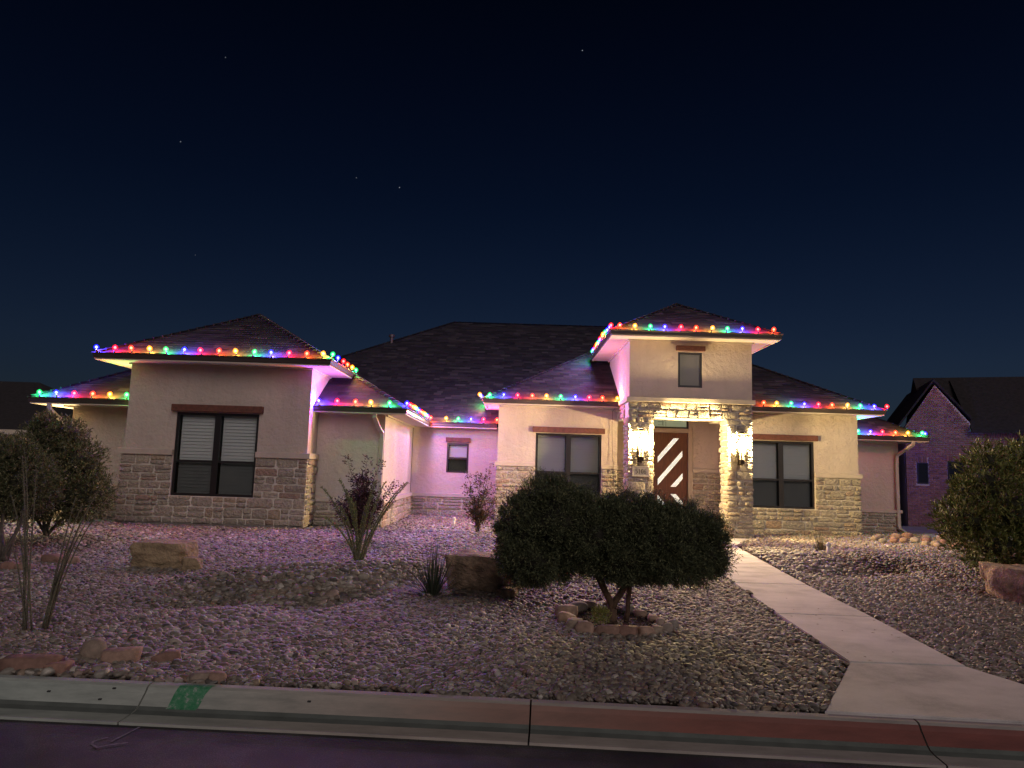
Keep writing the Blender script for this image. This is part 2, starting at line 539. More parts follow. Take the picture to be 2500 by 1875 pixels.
M['sandstone'] = plain('sandstone_boulder', (0.34, 0.24, 0.16), 0.92, var=0.5, vs=7, bs=1.0, bscale=7, bd=0.09)
M['rock_red'] = island_mat('red_rock', [(0, (0.30, 0.17, 0.13)), (0.5, (0.22, 0.13, 0.10)), (1, (0.36, 0.24, 0.18))], bs=0.6, bscale=25)
M['rock_tan'] = island_mat('tan_rock', [(0, (0.34, 0.27, 0.20)), (0.5, (0.25, 0.19, 0.15)), (0.8, (0.30, 0.28, 0.25)), (1, (0.38, 0.25, 0.17))], bs=0.5, bscale=25)
def leafmat(name, stops, rough=0.6, trans=0.15):
    mt, n, b = nmat(name)
    n.links.new(ramp(n, stops, rnd_per(n)), b.inputs['Base Color'])
    b.inputs['Roughness'].default_value = rough
    b.inputs['Specular IOR Level'].default_value = 0.25
    return mt
M['juniper'] = leafmat('juniper_needles', [(0, (0.034, 0.044, 0.024)), (0.6, (0.075, 0.088, 0.045)), (1, (0.20, 0.205, 0.10))])
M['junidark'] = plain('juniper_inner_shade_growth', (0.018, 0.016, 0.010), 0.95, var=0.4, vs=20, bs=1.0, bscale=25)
M['bushleaf'] = leafmat('grey_green_leaves', [(0, (0.05, 0.06, 0.026)), (0.6, (0.10, 0.105, 0.05)), (1, (0.24, 0.22, 0.12))])
M['oleander'] = leafmat('olive_green_leaves', [(0, (0.07, 0.09, 0.022)), (0.6, (0.15, 0.17, 0.045)), (1, (0.34, 0.33, 0.12))])
M['purple'] = leafmat('dark_purple_leaves', [(0, (0.03, 0.014, 0.018)), (0.6, (0.075, 0.035, 0.04)), (1, (0.17, 0.09, 0.09))])
M['photinia'] = leafmat('red_tinged_leaves', [(0, (0.055, 0.05, 0.02)), (0.6, (0.11, 0.07, 0.03)), (1, (0.20, 0.09, 0.045))])
M['ocogreen'] = leafmat('ocotillo_leaves', [(0, (0.09, 0.11, 0.035)), (0.6, (0.19, 0.22, 0.075)), (1, (0.32, 0.34, 0.14))])
M['ocostem'] = plain('ocotillo_stem', (0.115, 0.105, 0.07), 0.9, var=0.5, vs=60, bs=0.8, bscale=120)
M['thorn'] = leafmat('pale_thorns', [(0, (0.10, 0.09, 0.075)), (1, (0.34, 0.31, 0.27))])
M['bark'] = plain('bark', (0.105, 0.062, 0.038), 0.9, var=0.4, vs=18, bs=1.0, bscale=45)
M['barkgrey'] = plain('grey_bark', (0.085, 0.07, 0.058), 0.9, var=0.4, vs=18, bs=0.8, bscale=45)
M['yucca'] = leafmat('yucca_blades', [(0, (0.022, 0.032, 0.02)), (0.6, (0.045, 0.058, 0.036)), (1, (0.10, 0.10, 0.07))])
M['smallyucca'] = leafmat('grey_green_blades', [(0, (0.07, 0.085, 0.045)), (0.7, (0.14, 0.15, 0.085)), (1, (0.26, 0.17, 0.10))])
M['weed'] = leafmat('yellow_green_leaves', [(0, (0.13, 0.15, 0.03)), (1, (0.30, 0.30, 0.08))])
M['brick'] = island_mat('red_brick', [(0, (0.26, 0.115, 0.105)), (0.4, (0.34, 0.15, 0.13)), (0.7, (0.18, 0.08, 0.075)), (1, (0.40, 0.20, 0.17))], rough=0.9, var=0.2, bs=0.4, bscale=60)
M['bmortar'] = plain('brick_mortar', (0.52, 0.44, 0.42), 0.95, bs=0.4)
M['darkroof'] = plain('dark_roof_shingles', (0.022, 0.018, 0.020), 0.95, var=0.4, vs=9, bs=0.6, bscale=40)
M['palewall'] = plain('pale_siding', (0.42, 0.36, 0.31), 0.8, var=0.05)
M['darkwood'] = plain('dark_fence_wood', (0.03, 0.028, 0.03), 0.8, var=0.3, vs=10)
M['darkglass'] = plain('dark_glass', (0.015, 0.018, 0.02), 0.15)

# ------------------------------------------------------------------ terrain
def smooth(a, b, x):
    t = np.clip((x - a) / (b - a), 0, 1)
    return t * t * (3 - 2 * t)

KERB = [(-12, 5.75), (-9, 5.58), (-6, 5.38), (-3.54, 5.22), (-2.22, 5.157), (-0.92, 5.10), (0.065, 5.045), (1.02, 4.985), (2.165, 4.915), (3.39, 4.825), (6, 4.62), (9, 4.35), (12, 4.05)]
kx = np.array([p[0] for p in KERB]); ky = np.array([p[1] for p in KERB])
def kerb_y(x):
    x = np.asarray(x, float)
    y = np.interp(x, kx, ky)
    y = np.where(x < -12, 5.75 - (x + 12) * 0.06, y)
    y = np.where(x > 12, 4.05 - (x - 12) * 0.1, y)
    return y

def terr(x, y):
    x = np.asarray(x, float); y = np.asarray(y, float)
    side = smooth(-1.5, 3.0, x)
    top = 0.28 * (1 - side) + 0.185 * side
    h = 0.145 + (top - 0.145) * smooth(5.0, 16.0, y)
    # left swale and the bank behind it
    yc = np.interp(x, [-3.8, -2.9, -2.2, -1.6, -1.0], [8.2, 8.9, 9.0, 9.55, 10.2])
    win = smooth(-4.6, -3.3, x) * (1 - smooth(-1.5, -0.6, x))
    h = h - 0.13 * np.exp(-((y - (yc - 0.55)) / 0.45) ** 2) * win
    h = h + 0.19 * np.exp(-((y - (yc + 0.45)) / 0.50) ** 2) * win
    # swale running down to the kerb
    xc = np.interp(y, [5.2, 6.2, 7.4, 8.6], [-3.0, -2.6, -2.3, -2.0])
    h = h - 0.07 * np.exp(-((x - xc) / 0.55) ** 2) * smooth(5.4, 6.2, y) * (1 - smooth(8.2, 9.0, y))
    # right swale
    yc2 = np.interp(x, [4.8, 5.6, 6.4, 7.6], [12.3, 12.5, 12.9, 13.5])
    win2 = smooth(4.5, 5.2, x) * (1 - smooth(6.6, 8.2, x))
    h = h - 0.13 * np.exp(-((y - (yc2 - 0.5)) / 0.5) ** 2) * win2
    h = h + 0.12 * np.exp(-((y - (yc2 + 0.8)) / 0.8) ** 2) * win2
    h = h + 0.018 * np.sin(x * 1.7 + 0.6 * y) * np.sin(y * 1.3 - 0.4 * x) * smooth(6, 8, y) * (1 - smooth(14.5, 15.5, y))
    return h

WALK_L = [(5.0, 2.05), (4.9, 2.15), (6.233, 2.927), (8.266, 3.074), (10.48, 3.279), (15.6, 3.90), (17.55, 4.1)]
def walk_x(y):
    lx = np.interp(y, [4.89, 6.23, 8.27, 10.48, 15.6, 16.2, 17.5], [2.15, 2.93, 3.07, 3.28, 3.9, 3.9, 2.9])
    rx = np.interp(y, [4.8, 5.5, 6.2, 8.24, 10.49, 15.8, 17.55], [4.55, 4.08, 3.90, 4.14, 4.34, 5.0, 5.95])
    return lx, rx

# big ground sheet
B().box(-400, 400, -300, 700, -1.0, -0.03).build('ground', M['dirt'])
tag(D.objects['ground'], kind='structure')

# yard: sheet of packed dirt under the gravel
def yard():
    xs = np.linspace(-20, 20, 201); ys = np.linspace(4.2, 30, 130)
    X, Y = np.meshgrid(xs, ys)
    Yk = np.maximum(Y, kerb_y(X) + 0.01)
    Z = terr(X, Yk) - 0.035
    Z = np.where(Yk > Y, Z, Z)
    V = np.stack([X, Yk, Z], -1).reshape(-1, 3)
    nx = len(xs)
    F = []
    for j in range(len(ys) - 1):
        for i in range(nx - 1):
            a = j * nx + i
            if Yk[j, i] == Yk[j + 1, i] and Yk[j, i + 1] == Yk[j + 1, i + 1]: continue
            F.append((a, a + 1, a + nx + 1, a + nx))
    return mknp('yard_terrain', V, F, M['dirt'])
tag(yard(), kind='structure')

# road
B().poly([(-120, -60, 0), (120, -60, 0), (120, 4.0, 0), (6, 4.45, 0), (0, 4.75, 0), (-4, 4.95, 0), (-12, 5.5, 0), (-120, 12, 0)]).build('road', M['asphalt'])
tag(D.objects['road'], kind='structure')

# kerb, cast in lengths
kerb = empty('kerb', (0, 5.0, 0)); tag(kerb, kind='structure')
PROF = [(-0.02, -0.05), (-0.02, 0.146), (0.0, 0.152), (0.055, 0.150), (0.078, 0.138), (0.10, 0.11), (0.175, 0.045), (0.205, 0.028), (0.262, 0.020), (0.40, 0.016), (0.405, -0.05)]
def kerb_piece(x0, x1, n=10):
    V = []; F = []; fm = []
    xs = np.linspace(x0, x1, n + 1)
    for x in xs:
        y = float(kerb_y(x)); t = Vector((1, float(kerb_y(x + .05) - kerb_y(x - .05)) / 0.1, 0)).normalized()
        nrm = Vector((t.y, -t.x, 0))
        for (o_, z) in PROF:
            V.append((x + nrm.x * o_, y + nrm.y * o_, z))
    k = len(PROF)
    for i in range(n):
        for j in range(k - 1):
            F.append((i * k + j, i * k + j + 1, (i + 1) * k + j + 1, (i + 1) * k + j))
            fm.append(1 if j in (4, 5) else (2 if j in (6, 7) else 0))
    F.append(tuple(reversed(range(k)))); fm.append(0)
    F.append(tuple(n * k + i for i in range(k))); fm.append(0)
    # flip winding to face up
    F = [tuple(reversed(f)) for f in F]
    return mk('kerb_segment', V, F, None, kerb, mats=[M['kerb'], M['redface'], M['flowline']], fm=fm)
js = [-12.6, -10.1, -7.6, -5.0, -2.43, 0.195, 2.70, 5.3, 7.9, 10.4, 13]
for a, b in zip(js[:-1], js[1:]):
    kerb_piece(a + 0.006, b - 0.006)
kf = B()
for j_ in js[1:-1]:
    y = float(kerb_y(j_))
    kf.box(j_ - 0.007, j_ + 0.007, y - 0.39, y + 0.0, -0.04, 0.008)
kf.build('joint_filler', M['tar'], kerb)
# dirt specks on the kerb face
sp = B()
for (x, o_) in [(-3.1, .12), (-2.66, .09), (-2.72, .15), (-1.3, .11)]:
    y = float(kerb_y(x)) - o_
    z = np.interp(o_, [p[0] for p in PROF[1:]], [p[1] for p in PROF[1:]])
    sp.bevbox(x - .012, x + .012, y - .008, y + .008, z - .004, z + .006, .003)
sp.build('dirt_speck', M['tar'], kerb)
# green paint square, follows the kerb profile
V = []; F = []
pr = [(0.03, .151), (0.055, 0.150), (0.078, 0.138), (0.10, 0.11), (0.175, 0.045), (0.19, .036)]
cols = []
for i in range(9):
    t = i / 8
    for j, (o_, z) in enumerate(pr):
        sk = (1 - j / 5) * 0.03
        x = -2.215 + t * (0.20 + 0.0) + sk * (0.3 + t) - 0.03 * (j / 5) + random.uniform(-.003, .003)
        V.append((x, float(kerb_y(x)) - o_ - 0.002, z + 0.003))
k = len(pr)
for i in range(8):
    for j in range(k - 1):
        F.append((i * k + j, (i) * k + j + 1, (i + 1) * k + j + 1, (i + 1) * k + j))
g_ = mk('painted_mark', V, F, M['greenpaint'])
tag(g_, 'square of green spray paint on the kerb face left of centre', 'paint mark')
# chalk arrow on the asphalt
def strip(b, pts, w, z=0.004):
    pts = [Vector(p) for p in pts]
    L = []
    for i, p in enumerate(pts):
        t = (pts[min(i + 1, len(pts) - 1)] - pts[max(i - 1, 0)]).normalized()
        nn = Vector((-t.y, t.x)) * w * (0.6 + 0.4 * math.sin(i * 2.1 + 1) ** 2)
        L.append(((p.x + nn.x, p.y + nn.y, z), (p.x - nn.x, p.y - nn.y, z)))
    for a, c in zip(L[:-1], L[1:]):
        b.poly([a[0], a[1], c[1], c[0]])
ar = B()
strip(ar, [(-2.293, 4.735), (-2.30, 4.681), (-2.32, 4.58), (-2.336, 4.488)], .009)
strip(ar, [(-2.39, 4.55), (-2.415, 4.52), (-2.44, 4.48), (-2.425, 4.44), (-2.39, 4.415), (-2.363, 4.39)], .008)
strip(ar, [(-2.40, 4.41), (-2.363, 4.384), (-2.325, 4.42), (-2.28, 4.445), (-2.225, 4.47)], .008, 0.008)
a_ = ar.build('chalk_arrow', M['chalk'])
tag(a_, 'faint white chalk arrow drawn on the dark road beside the kerb', 'road marking')

# walkway slabs
walk = empty('walkway', (3.5, 8, 0.15)); tag(walk, kind='structure')
def slab(pts, zt, name='paving_slab'):
    a = [(p[0], p[1], zt - 0.12) for p in pts]
    bm = bmesh.new()
    n = len(pts)
    lo = [bm.verts.new(p) for p in a]; hi = [bm.verts.new((p[0], p[1], zt)) for p in a]
    bm.faces.new(list(reversed(lo))); tf = bm.faces.new(hi)
    for i in range(n):
        bm.faces.new((lo[i], lo[(i + 1) % n], hi[(i + 1) % n], hi[i]))
    bmesh.ops.bevel(bm, geom=[e for e in tf.edges], offset=0.008, segments=2, affect='EDGES')
    bm.verts.index_update()
    o = mk(name, [v.co.copy() for v in bm.verts], [[v.index for v in f.verts] for f in bm.faces], M['walk'], walk)
    bm.free()
    return o
g = 0.006
yk0 = [float(kerb_y(x)) + 0.03 for x in (2.15, 4.6)]
slab([(2.15, yk0[0]), (4.62, yk0[1]), (4.05, 5.62), (3.90, 6.205 - g), (2.927, 6.233 - g)], 0.163)
slab([(2.927, 6.233 + g), (3.90, 6.205 + g), (4.136, 8.241 - g), (3.074, 8.266 - g)], 0.168)
slab([(3.074, 8.266 + g), (4.136, 8.241 + g), (4.339, 10.487 - g), (3.279, 10.48 - g)], 0.170)
slab([(3.279, 10.48 + g), (4.339, 10.487 + g), (4.61, 12.70 - g), (3.53, 12.70 - g)], 0.172)
slab([(3.53, 12.70 + g), (4.61, 12.70 + g), (4.96, 15.5 - g), (3.87, 15.5 - g)], 0.172)
slab([(3.87, 15.5 + g), (4.96, 15.5 + g), (5.93, 17.56), (2.95, 17.56)], 0.174)
# driveway of the next house
dr = B().box(11.45, 24, 5.4, 24.0, 0.02, 0.20).build('driveway', M['drive'])
tag(dr, kind='structure')

# ------------------------------------------------------------------ gravel (geometry nodes)
def gravel():
    xs = np.arange(-14.0, 13.0, 0.1); ys = np.arange(4.6, 21.6, 0.1)
    X, Y = np.meshgrid(xs, ys)
    nx = len(xs)
    yk = kerb_y(X)
    Z = terr(X, np.maximum(Y, yk)) - 0.02
    V = np.stack([X, Y, Z], -1).reshape(-1, 3)
    F = []
    # density and stone size at each vertex
    near = 1 - smooth(7.0, 14.0, Y)
    dens = 560 + 1350 * near
    dist = np.abs(X) / (Y * 0.74 + 0.9)
    dens = dens * (1 - 0.85 * smooth(1.0, 1.12, dist))
    size = 1.0 + 0.34 * smooth(8, 15, Y)
    xc = np.interp(Y, [5.0, 6.2, 7.4, 8.6, 9.6], [-3.1, -2.7, -2.4, -2.1, -1.6])
    creek = np.exp(-((X - xc) / 0.75) ** 2) * (1 - smooth(9.0, 10.0, Y))
    size = size * (1 + 0.65 * creek)
    dens = dens * (1 - 0.45 * creek)
    c2 = np.exp(-((X - 5.6) / 1.0) ** 2 - ((Y - 12.4) / 0.8) ** 2)
    size = size * (1 + 0.35 * c2)
    b_yc = np.interp(X, [-3.8, -2.9, -2.2, -1.6, -1.0], [8.2, 8.9, 9.0, 9.55, 10.2])
    bank = np.exp(-((Y - b_yc) / 0.55) ** 2) * smooth(-4.6, -3.3, X) * (1 - smooth(-1.5, -0.6, X))
    size = size * (1 + 0.35 * bank)
    lx, rx = walk_x(Y)
    def house(x, y):
        if -10.30 < x < -8.42: return y > 16.55
        if -8.47 < x < -4.4: return y > 15.5
        if -4.4 <= x < -2.85: return y > 16.2
        if -2.85 <= x < -0.36: return y > 20.95
        if -0.36 <= x < 2.9: return y > 19.5
        if 2.9 <= x < 6.08: return y > 17.6
        if 6.08 <= x < 9.65: return y > 19.5
        if 9.65 <= x < 11.5: return y > 20.9
        return False
    for j in range(len(ys) - 1):
        for i in range(nx - 1):
            x = xs[i] + .05; y = ys[j] + .05
            a = j * nx + i
            if y < kerb_y(x) + 0.075: continue
            if house(x, y): continue
            if x > 11.35: continue
            l_, r_ = walk_x(np.array(y))
            if l_ - 0.035 < x < r_ + 0.035: continue
            if ((x - 1.15) / 0.44) ** 2 + ((y - 7.72) / 0.62) ** 2 < 1: continue
            F.append((a, a + 1, a + nx + 1, a + nx))
    o = mknp('gravel', V, F, M['dirt'])
    me = o.data
    # validate() keeps vertices; store attributes
    for nm, arr in (('dens', dens), ('psize', size)):
        at = me.attributes.new(nm, 'FLOAT', 'POINT')
        at.data.foreach_set('value', arr.reshape(-1).astype(np.float32))
    me.materials.append(M['pebble'])
    tag(o, 'bed of rounded tan and grey river pebbles covering the front yard', 'gravel', kind='stuff')
    ng = D.node_groups.new('scatter_pebbles', 'GeometryNodeTree')
    ng.interface.new_socket('Geometry', in_out='INPUT', socket_type='NodeSocketGeometry')
    ng.interface.new_socket('Geometry', in_out='OUTPUT', socket_type='NodeSocketGeometry')
    n = ng.nodes; L = ng.links
    gi = n.new('NodeGroupInput'); go = n.new('NodeGroupOutput')
    dp = n.new('GeometryNodeDistributePointsOnFaces'); dp.distribute_method = 'RANDOM'
    na = n.new('GeometryNodeInputNamedAttribute'); na.data_type = 'FLOAT'; na.inputs['Name'].default_value = 'dens'
    L.new(gi.outputs[0], dp.inputs['Mesh']); L.new(na.outputs['Attribute'], dp.inputs['Density'])
    dp.inputs['Seed'].default_value = 3
    join = n.new('GeometryNodeGeometryToInstance')
    for s in range(6):
        ico = n.new('GeometryNodeMeshIcoSphere')
        ico.inputs['Radius'].default_value = 0.5; ico.inputs['Subdivisions'].default_value = 3
        spn = n.new('GeometryNodeSetPosition')
        no = n.new('ShaderNodeTexNoise'); no.noise_dimensions = '4D'
        no.inputs['W'].default_value = s * 7.3; no.inputs['Scale'].default_value = 1.25; no.inputs['Detail'].default_value = 1.0
        sub = n.new('ShaderNodeVectorMath'); sub.operation = 'SUBTRACT'; sub.inputs[1].default_value = (0.5, 0.5, 0.5)
        sc = n.new('ShaderNodeVectorMath'); sc.operation = 'SCALE'; sc.inputs['Scale'].default_value = 0.5
        L.new(no.outputs['Color'], sub.inputs[0]); L.new(sub.outputs[0], sc.inputs[0])
        L.new(ico.outputs['Mesh'], spn.inputs['Geometry']); L.new(sc.outputs[0], spn.inputs['Offset'])
        ss = n.new('GeometryNodeSetShadeSmooth')
        L.new(spn.outputs[0], ss.inputs['Geometry'])
        sm = n.new('GeometryNodeSetMaterial'); sm.inputs['Material'].default_value = M['pebble']
        L.new(ss.outputs[0], sm.inputs['Geometry'])
        L.new(sm.outputs[0], join.inputs[0])
    io = n.new('GeometryNodeInstanceOnPoints'); io.inputs['Pick Instance'].default_value = True
    L.new(dp.outputs['Points'], io.inputs['Points']); L.new(join.outputs[0], io.inputs['Instance'])
    ri = n.new('FunctionNodeRandomValue'); ri.data_type = 'INT'
    for sck in ri.inputs:
        if sck.name == 'Max' and sck.type == 'INT': sck.default_value = 5
        if sck.name == 'Min' and sck.type == 'INT': sck.default_value = 0
        if sck.name == 'Seed': sck.default_value = 5
    iout = [q for q in ri.outputs if q.type == 'INT'][0]
    L.new(iout, io.inputs['Instance Index'])
    rr = n.new('FunctionNodeRandomValue'); rr.data_type = 'FLOAT_VECTOR'
    vin = [q for q in rr.inputs if q.type == 'VECTOR']
    vin[0].default_value = (-0.45, -0.45, 0); vin[1].default_value = (0.45, 0.45, 6.28)
    vo = [q for q in rr.outputs if q.type == 'VECTOR'][0]
    L.new(vo, io.inputs['Rotation'])
    rs = n.new('FunctionNodeRandomValue'); rs.data_type = 'FLOAT'
    fin = [q for q in rs.inputs if q.type == 'VALUE']
    fin[0].default_value = 0.0; fin[1].default_value = 1.0
    [q for q in rs.inputs if q.name == 'Seed'][0].default_value = 9
    fo = [q for q in rs.outputs if q.type == 'VALUE'][0]
    pw = n.new('ShaderNodeMath'); pw.operation = 'POWER'; pw.inputs[1].default_value = 2.2
    L.new(fo, pw.inputs[0])
    mr = n.new('ShaderNodeMath'); mr.operation = 'MULTIPLY_ADD'; mr.inputs[1].default_value = 0.052; mr.inputs[2].default_value = 0.030
    L.new(pw.outputs[0], mr.inputs[0])
    nb = n.new('GeometryNodeInputNamedAttribute'); nb.data_type = 'FLOAT'; nb.inputs['Name'].default_value = 'psize'
    ms = n.new('ShaderNodeMath'); ms.operation = 'MULTIPLY'
    L.new(mr.outputs[0], ms.inputs[0]); L.new(nb.outputs['Attribute'], ms.inputs[1])
    rv = n.new('FunctionNodeRandomValue'); rv.data_type = 'FLOAT_VECTOR'
    vin = [q for q in rv.inputs if q.type == 'VECTOR']
    vin[0].default_value = (0.85, 0.6, 0.38); vin[1].default_value = (1.35, 0.95, 0.68)
    [q for q in rv.inputs if q.name == 'Seed'][0].default_value = 21
    vo2 = [q for q in rv.outputs if q.type == 'VECTOR'][0]
    vm = n.new('ShaderNodeVectorMath'); vm.operation = 'SCALE'
    L.new(vo2, vm.inputs[0]); L.new(ms.outputs[0], vm.inputs['Scale'])
    L.new(vm.outputs[0], io.inputs['Scale'])
    # lift the stones a little, randomly, so they pile
    so_ = n.new('GeometryNodeSetPosition')
    rz_ = n.new('FunctionNodeRandomValue'); rz_.data_type = 'FLOAT_VECTOR'
    vin = [q for q in rz_.inputs if q.type == 'VECTOR']
    vin[0].default_value = (0, 0, 0.0); vin[1].default_value = (0, 0, 0.03)
    [q for q in rz_.inputs if q.name == 'Seed'][0].default_value = 33
    L.new([q for q in rz_.outputs if q.type == 'VECTOR'][0], so_.inputs['Offset'])
    L.new(io.outputs[0], so_.inputs['Geometry'])
    jg = n.new('GeometryNodeJoinGeometry')
    L.new(gi.outputs[0], jg.inputs[0]); L.new(so_.outputs[0], jg.inputs[0])
    L.new(jg.outputs[0], go.inputs[0])
    md = o.modifiers.new('scatter', 'NODES'); md.node_group = ng
    return o
gravel()

# ------------------------------------------------------------------ the house
house = empty('stucco_house', (0, 19, 0.0))
tag(house, 'single-storey tan stucco and stone house with hipped roofs and a tall entry porch', 'house')

HOLES = []
def panel(axis, p0, p1, z0, z1, pos, thick, holes, out, mat, name, parent=house):
    """wall panel with rectangular holes. axis 'x': runs along x at y=pos, outside facing -y;
    axis 'y': runs along y at x=pos, outside facing `out` (+1/-1)."""
    us = sorted(set([p0, p1] + [h for ho in holes for h in ho[:2] if p0 < h < p1]))
    zs = sorted(set([z0, z1] + [h for ho in holes for h in ho[2:] if z0 < h < z1]))
    b = B()
    for i in range(len(us) - 1):
        # merge vertically
        run = None
        for j in range(len(zs) - 1):
            cu, cz = (us[i] + us[i + 1]) / 2, (zs[j] + zs[j + 1]) / 2
            inside = any(h[0] < cu < h[1] and h[2] < cz < h[3] for h in holes)
            if not inside:
                if run is None: run = [zs[j], zs[j + 1]]
                else: run[1] = zs[j + 1]
            if inside or j == len(zs) - 2:
                if run:
                    if axis == 'x': b.box(us[i], us[i + 1], pos, pos + thick, run[0], run[1])
                    else:
                        a0, a1 = (pos - thick, pos) if out > 0 else (pos, pos + thick)
                        b.box(a0, a1, us[i], us[i + 1], run[0], run[1])
                    run = None
    return b.build(name, mat, parent)

# windows: (x0,x1,z0,z1)
W_L = (-7.34, -5.53, 0.905, 2.715)
W_C = (0.70, 2.515, 0.885, 2.70)
W_R = (6.56, 8.37, 0.847, 2.68)
W_S = (-1.857, -1.212, 1.532, 2.40)
W_T = (4.17, 4.78, 3.858, 4.755)
DOOR = (3.93, 5.09, 0.30, 2.86)
TRANS = (3.93, 5.09, 2.98, 3.38)

panel('x', -8.43, -4.43, 0.30, 3.80, 15.6, 0.2, [W_L], 0, M['stucco'], 'wall')
panel('y', 15.8, 21.0, 0.30, 3.80, -4.43, 0.2, [], 1, M['stucco'], 'wall')
panel('y', 15.8, 21.0, 0.30, 3.80, -8.43, 0.2, [], -1, M['stucco'], 'wall')
panel('x', -10.24, -8.44, 0.30, 2.89, 16.6, 0.2, [], 0, M['stucco'], 'wall')
panel('y', 16.8, 28, 0.2, 2.89, -10.24, 0.2, [], -1, M['stucco'], 'wall')
panel('x', -4.42, -2.88, 0.30, 2.89, 16.3, 0.2, [], 0, M['stucco'], 'wall')
panel('y', 16.5, 20.99, 0.2, 2.89, -2.88, 0.2, [], 1, M['stucco'], 'wall')
panel('x', -2.87, -0.35, 0.2, 2.89, 21.0, 0.2, [W_S], 0, M['stucco'], 'wall')
panel('x', -0.34, 2.95, 0.15, 3.47, 19.6, 0.2, [W_C], 0, M['stucco'], 'wall')
panel('y', 19.8, 26, 0.15, 3.47, -0.34, 0.2, [], -1, M['stucco'], 'wall')
panel('x', 6.03, 9.58, 0.15, 3.47, 19.6, 0.2, [W_R], 0, M['stucco'], 'wall')
panel('y', 19.8, 26, 0.15, 3.47, 9.58, 0.2, [], 1, M['stucco'], 'wall')
panel('x', 9.585, 11.45, 0.15, 2.84, 21.0, 0.2, [], 0, M['stucco'], 'wall')
panel('y', 21.2, 30, 0.15, 2.84, 11.45, 0.2, [], 1, M['stucco'], 'wall')
# porch back wall and sides
panel('x', 2.96, 6.02, 0.15, 3.40, 20.3, 0.2, [DOOR, TRANS], 0, M['stucco'], 'wall')
panel('y', 19.8, 20.3, 0.15, 3.40, 2.96, 0.15, [], 1, M['stucco'], 'wall')
panel('y', 19.8, 20.3, 0.15, 3.40, 6.02, 0.15, [], -1, M['stucco'], 'wall')
# tower
panel('x', 2.95, 6.03, 3.52, 5.06, 17.7, 0.2, [W_T], 0, M['stucco'], 'wall')
panel('y', 17.9, 21.3, 3.52, 5.06, 2.95, 0.2, [], -1, M['stucco'], 'wall')
panel('y', 17.9, 21.3, 3.52, 5.06, 6.03, 0.2, [], 1, M['stucco'], 'wall')
B().box(3.2, 5.8, 17.95, 20.28, 3.40, 3.44).build('porch_ceiling', M['soffit'], house)
B().box(2.99, 5.99, 17.58, 20.29, 0.02, 0.176).build('porch_floor', M['walk'], house)
# stucco control joints / seams on porch wall
B().box(5.20, 5.92, 20.288, 20.299, 1.86, 3.30).build('wall_panel', M['stucco'], house)
# foundations
for fx in [(-8.45, -4.41, 15.555, 15.9, 0.05, 0.33), (-10.25, -8.46, 16.56, 16.9, 0.05, 0.34), (-4.40, -2.87, 16.28, 16.6, 0.05, 0.31), (-2.86, -0.36, 20.99, 21.2, 0.05, 0.28)]:
    B().box(*fx).build('foundation', M['foundation'], house)

# ---- stone cladding
UNIT = []
def stone_unit(seed):
    """rough-faced block: x,z in [-.5,.5], y from 0 (back) to -1 (face)"""
    r = random.Random(seed)
    nx, nz = 4, 3
    us = [-0.5, -0.42, 0.0, 0.42, 0.5]; zs = [-0.5, -0.36, 0.36, 0.5]
    us = [-0.5, -0.40, r.uniform(-.15, .15), 0.40, 0.5]
    zs = [-0.5, -0.34, r.uniform(-.1, .1), 0.34, 0.5]
    V = []; F = []
    cj = {}
    for j, z in enumerate(zs):
        for i, u in enumerate(us):
            edge = i in (0, 4) or j in (0, 4)
            corner = i in (0, 4) and j in (0, 4)
            uu, zz = u, z
            if edge:
                uu *= 1 - r.uniform(0, .08); zz *= 1 - r.uniform(0, .16)
            if corner: uu *= .93; zz *= .86
            y = -0.45 if edge else -r.uniform(.75, 1.15)
            V.append((uu + .05 * r.uniform(-1, 1) * (abs(z) > .4), y, zz + .07 * r.uniform(-1, 1) * (abs(u) > .3)))
    for j in range(4):
        for i in range(4):
            a = j * 5 + i
            F.append((a, a + 1, a + 6, a + 5))
    ring = [0, 1, 2, 3, 4, 9, 14, 19, 24, 23, 22, 21, 20, 15, 10, 5]
    n0 = len(V)
    for i in ring:
        V.append((V[i][0], 0.0, V[i][2]))
    for k in range(16):
        F.append((ring[(k + 1) % 16], ring[k], n0 + k, n0 + (k + 1) % 16))
    return V, F
for s in range(10): UNIT.append(stone_unit(s + 40))
UMESH = []
for V, F in UNIT:
    me = D.meshes.new('stone'); me.from_pydata(V, [], F); me.materials.append(M['stone']); me.update()
    me.polygons.foreach_set('use_smooth', [True] * len(me.polygons))
    UMESH.append(me)
STONES = []   # (unit, centre, w, h, depth, rz, weight)
